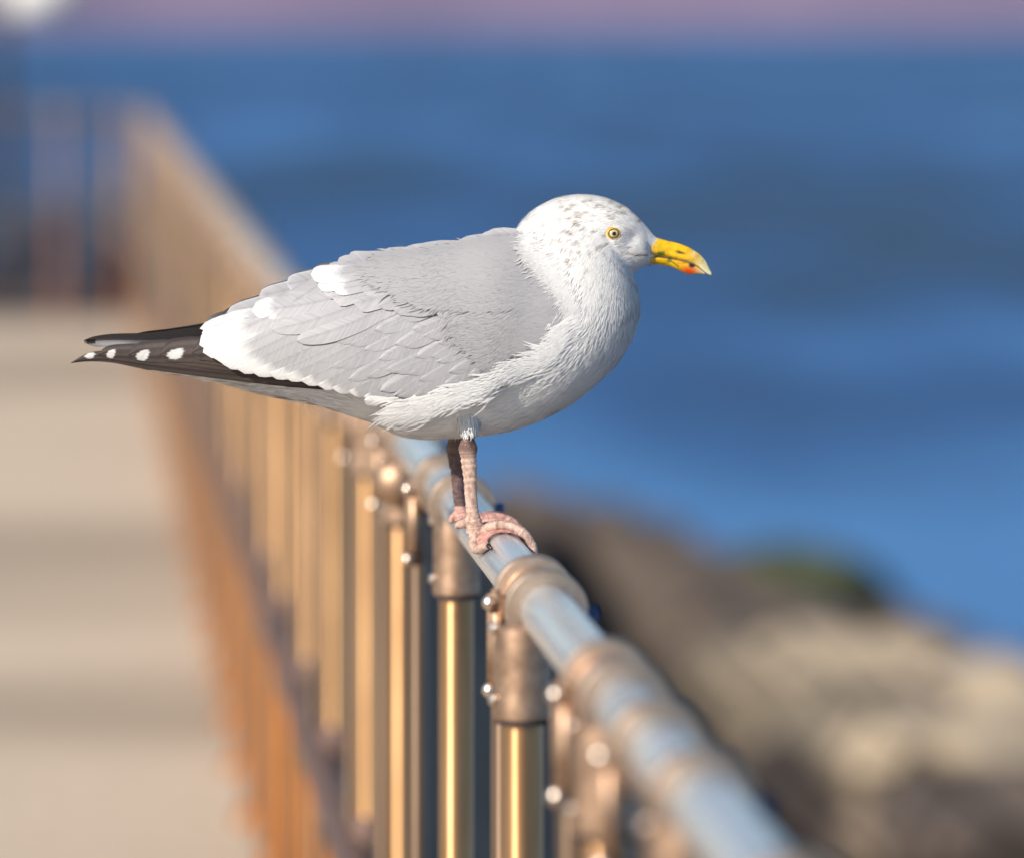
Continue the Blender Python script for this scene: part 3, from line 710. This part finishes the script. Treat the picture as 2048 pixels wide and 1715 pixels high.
def wing(side):
    J = lambda a: (rng.random()-.5)*2*a
    cov = Vanes(); sec = Vanes(); pri = Vanes(); sca = Vanes()
    up = 0 if side < 0 else -8      # the far wing sits a little higher in the view
    # primaries
    if side < 0:
        P_ = [([(740,752),(600,746),(450,735),(300,721),(228,712),(180,713),(143,725)],[44,42,38,32,25,18,1],(181,710,9,6)),
              ([(730,745),(600,735),(450,720),(320,706),(250,703),(215,703),(198,708)],[46,46,44,40,34,24,2],(224,706,8,9)),
              ([(720,740),(600,728),(450,712),(350,701),(300,700),(275,701),(260,707)],[50,52,50,48,42,32,3],(288,708,12,11)),
              ([(710,735),(600,722),(480,706),(400,696),(350,697),(335,700),(324,705)],[54,56,54,52,46,34,4],(354,704,15,11)),
              ([(700,730),(600,715),(500,700),(430,690),(405,693),(390,700)],[56,58,58,54,42,6],None)]
        for k,(pa,wl_,sp_) in enumerate(P_):
            pri.feather(pa[0],pa[-1],50,-.004+k*.0006,-.001+k*.0009,black(sp_),side=side,nl=90,nw=20,camber=.0010,path=pa,wl=wl_)
    else:
        def fc(t,q,p): return mixc((.11,.098,.098),(.36,.36,.38),1.3*math.exp(-((p[0]-222)/42)**2-((p[1]-688)/6)**2)) if not (172<p[0]<190 and 680<p[1]<689) else (.03,.025,.025)
        for k,(pa,wl_) in enumerate((([(690,660),(500,668),(400,672),(300,680),(228,681),(190,684),(167,684)],[50,44,36,28,26,22,6]),([(690,650),(520,656),(420,662),(340,670),(290,672),(262,673)],[50,40,32,24,16,3]))):
            pri.feather(pa[0],pa[-1],40,-.004+k*.0008,-.001+k*.001,fc,side=side,nl=90,nw=16,path=pa,wl=wl_)
    # secondaries with white trailing tips
    tips = catmull(np.array([(402,684+up*.3),(424,706),(455,722),(500,733),(550,740),(600,750),(650,762),(700,772),(745,784),(790,797)],float), 15)
    for k,t_ in enumerate(tips[::-1]):
        f_ = k/14; ln = 215+70*f_; an = R(27+4*(1-f_)); r_ = (t_[0]+ln*math.cos(an), t_[1]-ln*math.sin(an))
        sec.feather(r_,(t_[0]+J(3),t_[1]+J(2)),46+6*f_,.0008+k*.0002,.0028+k*.00035,grey(1.0+J(.04),W,.05+.33*f_*f_,.2),tilt=-.0006,bend=-.03+J(.02),side=side,nl=26,nw=10)
    sec.feather((812,800),(733,788),21,.0030,.0058,grey(1.0,W,.75,.2),side=side,nl=16,nw=8,bend=.04)
    # tertials
    T_ = [((700,596),(408,662),52,.30),((720,580),(440,650),56,.25),((735,572),(492,632),50,.0),((760,560),(508,616),44,.17),((770,575),(550,652),46,.0),((800,590),(600,672),46,.0)]
    for k,(r_,t_,w_,tw) in enumerate(T_[::1]):
        sec.feather((r_[0],r_[1]+up),(t_[0],t_[1]+up),w_,.0028+k*.0003,.0046+k*.0005,grey(1.02+J(.03),W if tw else None,max(tw,.05),.30),bend=-.035,tilt=-.0006,prof='soft' if not tw else 'round',side=side,nl=26,nw=10)
    # extra upper tertial edges along the back
    for k,(r_,t_,w_) in enumerate((((690,540),(402,655),26),((690,535),(455,624),28),((700,530),(520,590),30),((710,528),(575,566),34))):
        sec.feather(r_,t_,w_,.000,.0015+k*.0006,grey(.92,W if k==0 else None,.35,.5),bend=-.03,side=side,nl=22,nw=8)
    # covert rows, shingled: rear rows first
    rows = [([(590,655),(640,700),(700,735),(765,762),(830,782)],12,118,40),([(655,640),(705,682),(765,715),(830,744),(895,762)],12,98,36),
            ([(735,630),(785,668),(845,700),(905,727),(950,742)],12,80,31),([(800,622),(850,660),(905,690),(960,712),(1000,722)],13,66,27),
            ([(865,616),(910,648),(960,676),(1010,694),(1040,700)],13,54,23),([(925,612),(960,638),(1000,660),(1040,676),(1068,682)],13,46,20),
            ([(975,612),(1005,630),(1040,648),(1070,660),(1092,666)],13,40,17),([(1020,610),(1045,624),(1070,638),(1095,648),(1110,652)],12,34,15),([(1055,606),(1075,618),(1095,630),(1112,638),(1122,640)],11,28,13),([(1085,604),(1100,614),(1112,622),(1124,628)],9,24,12)]
    for k,(pl,n_,ln,w_) in enumerate(rows):
        for i,t_ in enumerate(catmull(np.array(pl,float),n_)):
            f_ = i/(n_-1); an = R(22+16*f_+J(4)); lt = ln*1.35*(1+J(.12)); tx,ty = t_[0]+J(ln*.12), t_[1]+J(ln*.10)
            cov.feather((tx+lt*math.cos(an),ty-lt*math.sin(an)),(tx,ty),w_*(1+J(.08)),.0034+k*.0003,.0044+k*.0003,grey(1+J(.045),None,.1,.10),tilt=-.0007,bend=J(.03)-.03,prof='soft',side=side,nl=12,nw=6,rough=.3 if k>3 else .1)
    # scapulars / mantle
    def top(x): return np.interp(x,HU[:,0],HU[:,1])
    cols_ = [640,672,706,742,778,814,848,880,910,938,964,988,1010,1030,1048,1064,1078,1092]
    for k,x in enumerate(cols_):
        f_ = k/(len(cols_)-1); ln = 128-86*f_; w_ = 46-26*f_
        y0 = top(x)+ (10 if k else 8) + (0 if side<0 else 18); y1 = np.interp(x,[640,700,760,850,960,1060,1110],[572,596,608,614,612,606,596]); n_ = int(max(3,(y1-y0)/(w_*.55)))
        if x > 1040: y0 = np.interp(x,[1040,1064,1100],[486,508,545])
        for i in range(n_+1):
            g_ = i/max(1,n_); an = R(4+16*g_+J(4)); tx = x+J(16)+(-14*math.sin(g_*math.pi) if k>1 else 0)+12*g_; ty = y0+(y1-y0)*g_+J(2)
            wt = False
            edge_x = float(np.interp(ty-ln*math.sin(an),[455,480,500,540,580,620],[1030,1058,1076,1104,1120,1122]))-10
            if tx+ln*math.cos(an) > edge_x: tx = edge_x-ln*math.cos(an)
            sca.feather((tx+ln*math.cos(an),ty-ln*math.sin(an)),(tx,ty),w_*(1+J(.08)),.0070+k*.00003-.0010*g_,.0082+k*.00003-.0010*g_,
                grey((1.0 if not wt else 1.12)+J(.05),(.56,.56,.56) if k<1 else None,(.42 if wt else .05) ,.10),tilt=-.0005,bend=J(.03)-.01,prof='round' if k<3 else 'soft',side=side,nl=12,nw=6,rough=.1 if k<9 else .3)
    for (r_,t_,w_,o_) in (((770,526),(640,566),30,.0090),((780,520),(624,546),34,.0100),((790,540),(672,572),28,.0094)):
        sca.feather(r_,t_,w_,o_-.0025,o_,grey(1.03,W,.42 if t_[0]<670 else .2,.2),bend=-.04,tilt=-.0005,side=side,nl=22,nw=10)
    w = sec.build('wing', gull)
    for nm,q in (('primary_feathers',pri),('covert_feathers',cov),('shoulder_feathers',sca)): q.build(nm, w)
    # skin of the folded wing under the feathers
    poly = [(1122,600),(1128,635),(1110,660),(1060,692),(980,728),(900,765),(820,790),(760,782),(650,758),(560,735),(470,715),(420,690),(470,650),(560,600),(650,560),(800,525),(950,490),(1040,486),(1090,530)]
    from mathutils.geometry import tessellate_polygon
    bm = bmesh.new(); 
    g = []; xs = np.arange(400,1130,10); 
    up_ = sorted([(420,690),(470,650),(560,600),(650,560),(800,525),(950,490),(1040,486),(1090,530),(1122,600)]); lo_ = sorted([(420,692),(470,712),(560,732),(650,750),(760,770),(820,778),(900,756),(980,722),(1060,686),(1110,656),(1122,640)])
    for x in xs:
        a_ = np.interp(x,*zip(*up_)); b_ = np.interp(x,*zip(*lo_)); row = []
        for t in np.linspace(0,1,30):
            y = a_+(b_-a_)*t; row.append(bm.verts.new(B(x,y,side*(hull(x,y)-.0015))))
        g.append(row)
    for i in range(len(g)-1):
        for j in range(29): bm.faces.new((g[i][j],g[i+1][j],g[i+1][j+1],g[i][j+1]))
    me_ = bpy.data.meshes.new('wing_skin'); bm.to_mesh(me_); bm.free(); set_col(me_, np.tile(GREY*.9,(len(me_.vertices),1))); o_ = link('wing_skin', me_, M_plum, w)
    return w
wing(-1); wing(1)
# ---- tail
tl = Vanes()
for k,(t_,z_) in enumerate((((300,735),0),((330,728),0))):
    for sd in (-1,1):
        Hs = HU.copy(); tl.feather((560,716),t_,30,-.008-.002*k,-.008-.002*k,lambda t,q,p:W,side=sd,nl=20,nw=6)
tl.build('tail', gull)

# ---- fine plumage: short tapered barbs laid on the body, with normals taken from the body
SF = catmull(ST, 700); TF = np.linspace(0,2*np.pi,361)
GP, GX, GY = body_pt(SF[:,None,:], TF[None,:])
dS = np.gradient(GP, axis=0); dT = np.gradient(GP, axis=1)
nrm = np.cross(dT, dS); ar = np.linalg.norm(nrm,axis=-1); nrm /= np.maximum(ar,1e-12)[...,None]
cen = GP.mean(1, keepdims=True); flip = (nrm*(GP-cen)).sum(-1) < 0; nrm[flip] *= -1
flow = -dS/np.maximum(np.linalg.norm(dS,axis=-1),1e-9)[...,None]
def ptin(px,py,poly):
    ins = np.zeros(px.shape,bool); n_ = len(poly)
    for i in range(n_):
        x1,y1 = poly[i]; x2,y2 = poly[(i+1)%n_]
        c_ = ((y1>py)!=(y2>py)) & (px < (x2-x1)*(py-y1)/((y2-y1) if y2!=y1 else 1e-9)+x1); ins ^= c_
    return ins
cover = [(1112,600),(1116,630),(1095,655),(1050,686),(970,722),(890,758),(810,778),(700,762),(600,742),(100,720),(100,600),(600,500),(1000,440),(1024,470),(1056,500),(1090,545)]
w_ = ar.copy(); hid = ptin(GX,GY,cover); w_[hid] = 0; w_[GX<285] = 0
# bare bill and eye
w_[(GX>1331)] *= .0
bare = ptin(GX,GY,[(1292,506),(1316,503),(1340,498),(1350,530),(1306,535),(1300,520)]); w_[bare] = 0
w_[((GX-1225.5)**2/17**2+(GY-464.5)**2/14.5**2)<1] = 0
head = np.clip((GX-1060)/60,0,1)*np.clip((600-GY)/40,0,1)
w_ *= 1+3.0*head+14*np.clip((GX-1275)/30,0,1)
w_ *= np.where(GP[...,1] < BY+.004, 1.0, .35)
pr = (w_/w_.sum()).ravel(); NB = 60000
idx = rng.choice(len(pr), NB, p=pr); ii, jj = np.unravel_index(idx, w_.shape)
i2 = np.clip(ii+1,0,699); j2 = np.clip(jj+1,0,360); u = rng.random((NB,1)); v = rng.random((NB,1))
root = GP[ii,jj]*(1-u)*(1-v)+GP[i2,jj]*u*(1-v)+GP[ii,j2]*(1-u)*v+GP[i2,j2]*u*v
nn = nrm[ii,jj]; fl = flow[ii,jj].copy(); X0 = GX[ii,jj]; Y0 = GY[ii,jj]
# chest and neck feathers hang: bend the flow downward under the chin and on the throat
dn = np.array((0,0,-1.))
thr = np.exp(-((X0-1230)/60)**2-((Y0-570)/45)**2)[:,None]; fl = fl*(1-.55*thr)+dn*.55*thr
fl += nn*0; fl -= nn*(fl*nn).sum(1,keepdims=True); fl /= np.maximum(np.linalg.norm(fl,axis=1,keepdims=True),1e-6)
# clumped direction jitter
ph = np.sin(X0*.11+Y0*.07)*.5+np.sin(X0*.05-Y0*.13+2)*.5
wd = np.cross(nn, fl); fl = fl+wd*(ph[:,None]*.22+rng.normal(0,.12,(NB,1))); fl /= np.linalg.norm(fl,axis=1,keepdims=True); wd = np.cross(nn,fl)
hd = head[ii,jj]; face = np.clip((X0-1235)/50,0,1)*hd
Ln = (.0150-.0075*hd-.0035*face)*(1+rng.normal(0,.18,NB)); Ln = np.clip(Ln,.0025,.03)
belly = np.clip((Y0-740)/60,0,1)*np.clip((800-X0)/150,0,1); Ln *= 1+1.1*belly
Wd = (.00150-.00070*hd)*(1+rng.normal(0,.2,NB)); Wd = np.clip(Wd,.0003,.003)
lift = .07+.03*rng.random(NB)+.16*belly-.04*hd
edge_chest = np.clip((X0-1100)/80,0,1)*np.clip((Y0-560)/40,0,1); lift *= 1-.5*edge_chest
ts = np.array([0,.35,.7,1.]); wp = np.array([.7,1,.75,.06])
V = np.zeros((NB,4,2,3)); NR = np.zeros((NB,4,2,3))
for k in range(4):
    t = ts[k]; c = root + fl*(Ln*t)[:,None] + nn*(Ln*(lift*(t-.45*t*t)) + .0004)[:,None] - nn*(Ln**2*t*t/ .10)[:,None]*.0
    for s_ in (0,1):
        q = s_*2-1
        V[:,k,s_] = c+wd*(Wd*wp[k]*q*.5)[:,None]; nk = nn+wd*q*.13+fl*(.05+.25*t)*.4; NR[:,k,s_] = nk/np.linalg.norm(nk,axis=1,keepdims=True)
jn = rng.normal(0,.055,(NB,1,1,3)); NR += jn; NR /= np.linalg.norm(NR,axis=-1,keepdims=True)
vid = np.arange(NB*8).reshape(NB,4,2); fa = []
for k in range(3): fa.append(np.stack([vid[:,k,1],vid[:,k,0],vid[:,k+1,0],vid[:,k+1,1]],-1))
fa = np.concatenate(fa)
# colours: white with brown-grey streaks on head, nape and breast sides
cb = np.tile(WHITE,(NB,1))*(1+rng.normal(0,.025,(NB,1)))
cz = lambda x,y: (980+x/4.267, 360+y/4.267)
spots = [(320,437,1.1),(395,480,1.2),(410,382,.9),(490,320,.9),(470,415,.8),(660,392,1.6),(690,465,1.1),(600,473,1.3),(750,485,1),(700,240,1.3),(740,210,1),(790,290,1.4),(650,210,.8),(780,340,1.3),(860,345,1),(800,375,1.2),(770,265,1.1),(850,265,1),(950,225,1.1),(1040,300,.8),(1080,315,.8),(1070,330,.8),(1130,255,1),(690,570,1.3),(650,660,1.5),(660,680,1),(520,600,.9),(720,625,1),(920,525,1.2),(970,530,1.1),(850,580,.8),(820,710,1.3),(780,780,1.2),(925,910,1),(1130,1110,1.3),(1200,1040,1.1),(590,545,1),(640,540,1),(740,330,1.3),(700,400,1.2),(900,300,.8),(620,300,.8),(560,270,.8),(840,180,.9),(900,180,.8),(1000,240,.8),(1100,290,.8),(880,420,.8),(940,330,.7),(560,390,.8),(540,470,.9),(690,690,1.1),(760,560,.9),(1150,300,1),(1180,240,.9),(1060,210,.8),(700,300,1),(1230,300,.9),(960,460,.9),(1270,370,.9),(1180,560,1.0),(440,350,.7)]
for sx_,sy_,sc in spots:
    x_,y_ = cz(sx_,sy_)
    # position along the flow: head feathers stream back and slightly down
    an = .12 if sx_ > 500 else .05
    if sy_ > 560 and sx_<1000: an = .8
    dx = X0-x_; dyv = Y0-y_; a1 = dx*math.cos(an)-dyv*math.sin(an)*-1*-1; a1 = dx*math.cos(an)+dyv*-math.sin(an); a2 = dx*math.sin(an)+dyv*math.cos(an)
    g = np.exp(-((a1-4)/(5.5*sc))**4-(a2/(2.3*sc))**4)*.82*(.55+.45*rng.random(NB))
    cb = cb*(1-g[:,None])+np.array((.21,.15,.11))*g[:,None]
g = .72*np.exp(-(((X0-1264+(Y0-472)*.5)/15)**2+((Y0-472)/17)**2)); cb = cb*(1-g[:,None])+np.array((.22,.24,.31))*g[:,None]  # slate shadow in front of the eye painted into the plumage
g = .85*np.exp(-((Y0-(502.5+(X0-1253)*.15))/2.0)**2)*((X0>1250)&(X0<1316))*np.clip((X0-1240)/40,0,1); cb = cb*(1-g[:,None])+np.array((.20,.12,.09))*g[:,None]
rs = (rng.random(NB) < .07*hd)&(X0<1260); cb[rs] *= .72
vc = np.repeat(cb[:,None,:],8,1).reshape(-1,3)
me_ = bpy.data.meshes.new('plumage')
me_.vertices.add(NB*8); me_.vertices.foreach_set('co', V.reshape(-1)); me_.loops.add(len(fa)*4); me_.loops.foreach_set('vertex_index', fa.reshape(-1).astype(np.int32))
me_.polygons.add(len(fa)); me_.polygons.foreach_set('loop_start', np.arange(0,len(fa)*4,4,dtype=np.int32)); me_.polygons.foreach_set('loop_total', np.full(len(fa),4,np.int32))
me_.update(calc_edges=True); set_col(me_, vc)
m, nt, b = mat('down'); nt.nodes.remove(b)
a = nt.nodes.new('ShaderNodeAttribute'); a.attribute_name = 'tint'; df = nt.nodes.new('ShaderNodeBsdfDiffuse'); L(nt, a.outputs['Color'], df.inputs[0])
tr = nt.nodes.new('ShaderNodeBsdfTranslucent'); L(nt, a.outputs['Color'], tr.inputs[0]); mxs = nt.nodes.new('ShaderNodeMixShader'); mxs.inputs[0].default_value = .12
L(nt, df.outputs[0], mxs.inputs[1]); L(nt, tr.outputs[0], mxs.inputs[2]); L(nt, mxs.outputs[0], nt.nodes['Material Output'].inputs[0]); M_down = m
o = link('plumage', me_, M_down, gull); gfix(o)
me_.normals_split_custom_set_from_vertices(NR.reshape(-1,3).tolist())

# ---- long loose flank feathers that lap over the wing's lower edge, and the neck ruff over the shoulder
def tufts(name, lines, n, ln, wdm, ang_fn, offs, colr=WHITE, region=None, base_off=None, parent=None):
    Vv=[]; Ff=[]; Nn=[]; Cc=[]
    for side in (-1,1):
        for _ in range(n if side<0 else n//3):
            t = rng.random(); pl = catmull(np.array(lines,float),40); p = pl[int(t*39)]+np.array((rng.normal(0,6),rng.normal(0,1)*offs)) if region is None else region()
            if region is not None: t = tuple(p)
            an = ang_fn(t)+rng.normal(0,.16); d = np.array((math.cos(an),math.sin(an))); l_ = ln*(1+rng.normal(0,.2)); nv = np.array((-d[1],d[0])); base=len(Vv); q0 = rng.random()*.0009
            jit = rng.normal(0,.06,3); cst = colr
            if name == 'neck_feathers' and region is None: rr_ = min(.85,max(0,(pl[int(t*39)][0]+2-p[0])/16))*(1-.5*t); cst = WHITE*(1-rr_)+GREY*rr_
            for k in range(5):
                tt = k/4; c = p+d*l_*tt+nv*l_*.10*math.sin(tt*3)*math.sin(p[0]*.05); ww = wdm*(.7,1,.9,.6,.05)[k]
                for q in (-1,1):
                    pp = c+nv*ww*q/2; rise = min(1,1.35*tt**1.5) if name == 'neck_feathers' else 1; dy = hull(pp[0],pp[1])+((.0068+q0)*(.22+.78*offs_k(pp[0]))*min(1,.30+.9*tt+max(0,(1000-pp[0])/300)) if base_off is None else (base_off(pp)+q0*.5+.001*tt)*offs_k(pp[0])*rise-.0008*(1-rise))
                    Vv.append(((pp[0]-HX)*K, BY+side*dy, EYE-(pp[1]-HY)*K)); h0 = hull(pp[0],pp[1]); gx = (hull(pp[0]+3,pp[1])-h0)/(3*K); gy = (hull(pp[0],pp[1]+3)-h0)/(3*K)
                    n_ = np.array((-gx, side, gy))+np.array((nv[0]*q*.12,0,-nv[1]*q*.12))+jit; Nn.append(n_/np.linalg.norm(n_)); Cc.append(cst*(1+jit[0]*.1))
            for k in range(4): a_ = base+2*k; Ff.append((a_,a_+1,a_+3,a_+2) if side<0 else (a_+1,a_,a_+2,a_+3))
    me2 = bpy.data.meshes.new(name); me2.from_pydata(Vv,[],Ff); me2.update(); set_col(me2, np.array(Cc)); o2 = link(name, me2, M_down, gull); gfix(o2)
    me2.normals_split_custom_set_from_vertices([tuple(x) for x in Nn])
tufts('flank_feathers', [(1150,640),(1130,672),(1085,706),(1010,742),(930,776),(860,798),(800,806)], 2800, 44, 4.2, lambda t: math.pi-.25-.1*t if t>.25 else math.pi-.55, 9)
tufts('neck_feathers', [(1070,478),(1100,508),(1134,546),(1156,588),(1160,628)], 3600, 33, 2.8, lambda t: math.pi-.30-.8*t, 13, base_off=lambda p: .0128)

scap_poly = [(712,530),(720,521),(800,503),(900,489),(1000,474),(1044,476),(1085,505),(1112,548),(1122,590),(1100,604),(960,606),(850,592),(790,574),(750,548)]
cov_poly = [(900,614),(960,616),(1105,606),(1128,632),(1110,656),(1050,690),(985,712),(950,686),(910,650)]
def in_poly(poly, bias):
    X_ = [p[0] for p in poly]; Y_ = [p[1] for p in poly]
    def f():
        while True:
            x = min(X_)+(max(X_)-min(X_))*rng.random()**bias; y = min(Y_)+(max(Y_)-min(Y_))*rng.random()
            if ptin(np.array([x]),np.array([y]),poly)[0]: return np.array((x,y))
    return f
def a_sc(t): return math.pi-.08-.30*max(0,(t[1]-500)/110)-.10*math.sin(t[0]*.03)
def a_cv(t): return math.pi-.42-.25*math.sin(t[0]*.05+t[1]*.03)
tufts('mantle_feathers', [(0,0),(1,1)], 4200, 34, 4.2, a_sc, 0, GREY*1.0, in_poly(scap_poly,.62), lambda p: .0084+.0002*min(1,max(0,(p[0]-700)/400))-.0011*min(1,max(0,(p[1]-500)/110)))
tufts('lesser_coverts', [(0,0),(1,1)], 2600, 28, 3.2, a_cv, 0, GREY*1.0, in_poly(cov_poly,.7), lambda p: .0072)
# thighs
Vv=[];Ff=[];Nn=[]
for yd,xk,y0_ in ((near,936,829),(far,912,838)):
    for _ in range(900 if yd==near else 400):
        t = rng.random()**.8; py = y0_+(864-y0_)*t; th_ = rng.random()*2*math.pi; r_ = .0118-.0040*t; n_ = np.array((math.sin(th_),-math.cos(th_),.15)); ctr = np.array(P(xk-2+3*t,py,yd)); p = ctr+n_*r_
        d = np.array((rng.normal(0,.16),rng.normal(0,.1),-1.)); l_ = .009*(1+rng.normal(0,.25))*(1-.35*t); wv = np.cross(n_,d); wv/=np.linalg.norm(wv); base=len(Vv); jit=rng.normal(0,.12,3)
        for k in range(4):
            tt=k/3; ww=.0013*(.7,1,.7,.06)[k]; c=p+d*l_*tt-n_*.0022*tt*tt+n_*.0006
            for q in (-1,1): Vv.append(tuple(c+wv*ww*q/2)); nq=n_+wv*q*.3+jit; Nn.append(tuple(nq/np.linalg.norm(nq)))
        nf = np.cross(wv,d); fl_ = (nf@n_)>0
        for k in range(3): a_=base+2*k; Ff.append((a_,a_+1,a_+3,a_+2) if fl_ else (a_+1,a_,a_+2,a_+3))
me2 = bpy.data.meshes.new('thigh_feathers'); me2.from_pydata(Vv,[],Ff); me2.update(); set_col(me2, np.tile(WHITE,(len(Vv),1))); o2 = link('thigh_feathers', me2, M_down, gull); gfix(o2); me2.normals_split_custom_set_from_vertices(Nn)
# ------------------------------------------------------------------ light, sky, camera
sc = bpy.context.scene
w = bpy.data.worlds.new('World'); sc.world = w; w.use_nodes = True; nt = w.node_tree; bg = nt.nodes['Background']
el = R(31); azx, azy = -.64, -.72; az = math.atan2(azx, azy)
sky = nt.nodes.new('ShaderNodeTexSky'); sky.sky_type = 'NISHITA'; sky.sun_disc = False; sky.sun_elevation = el; sky.sun_rotation = az % (2*math.pi)
sky.air_density = 1.0; sky.dust_density = .6; sky.ozone_density = 2.0
L(nt, sky.outputs[0], bg.inputs[0]); bg.inputs[1].default_value = .088
sd = bpy.data.lights.new('sun','SUN'); sd.energy = 4.3; sd.angle = R(.5); sd.color = (1,.91,.79); so = bpy.data.objects.new('sun', sd); C.objects.link(so)
sv = Vector((azx,azy,0)).normalized()*math.cos(el)+Vector((0,0,math.sin(el))); so.rotation_euler = sv.to_track_quat('Z','Y').to_euler()
cd = bpy.data.cameras.new('camera'); cam = bpy.data.objects.new('camera', cd); C.objects.link(cam); sc.camera = cam
cam.location = (0,0,EYE); cam.rotation_euler = (R(90),0,0)
cd.sensor_width = 36; cd.sensor_fit = 'HORIZONTAL'; cd.lens = 36*F/2048; cd.shift_y = -(1715/2-HY)/2048; cd.shift_x = 0
cd.clip_start = .1; cd.clip_end = 30000
cd.dof.use_dof = True; cd.dof.focus_distance = 3.79; cd.dof.aperture_fstop = cd.lens/58.0; cd.dof.aperture_blades = 0
sc.view_settings.view_transform = 'Standard'; sc.view_settings.look = 'None'; sc.view_settings.exposure = .34; sc.view_settings.gamma = 1
sc.render.engine = 'CYCLES'; sc.cycles.use_denoising = True; sc.cycles.sample_clamp_indirect = 8
sc.render.film_transparent = False
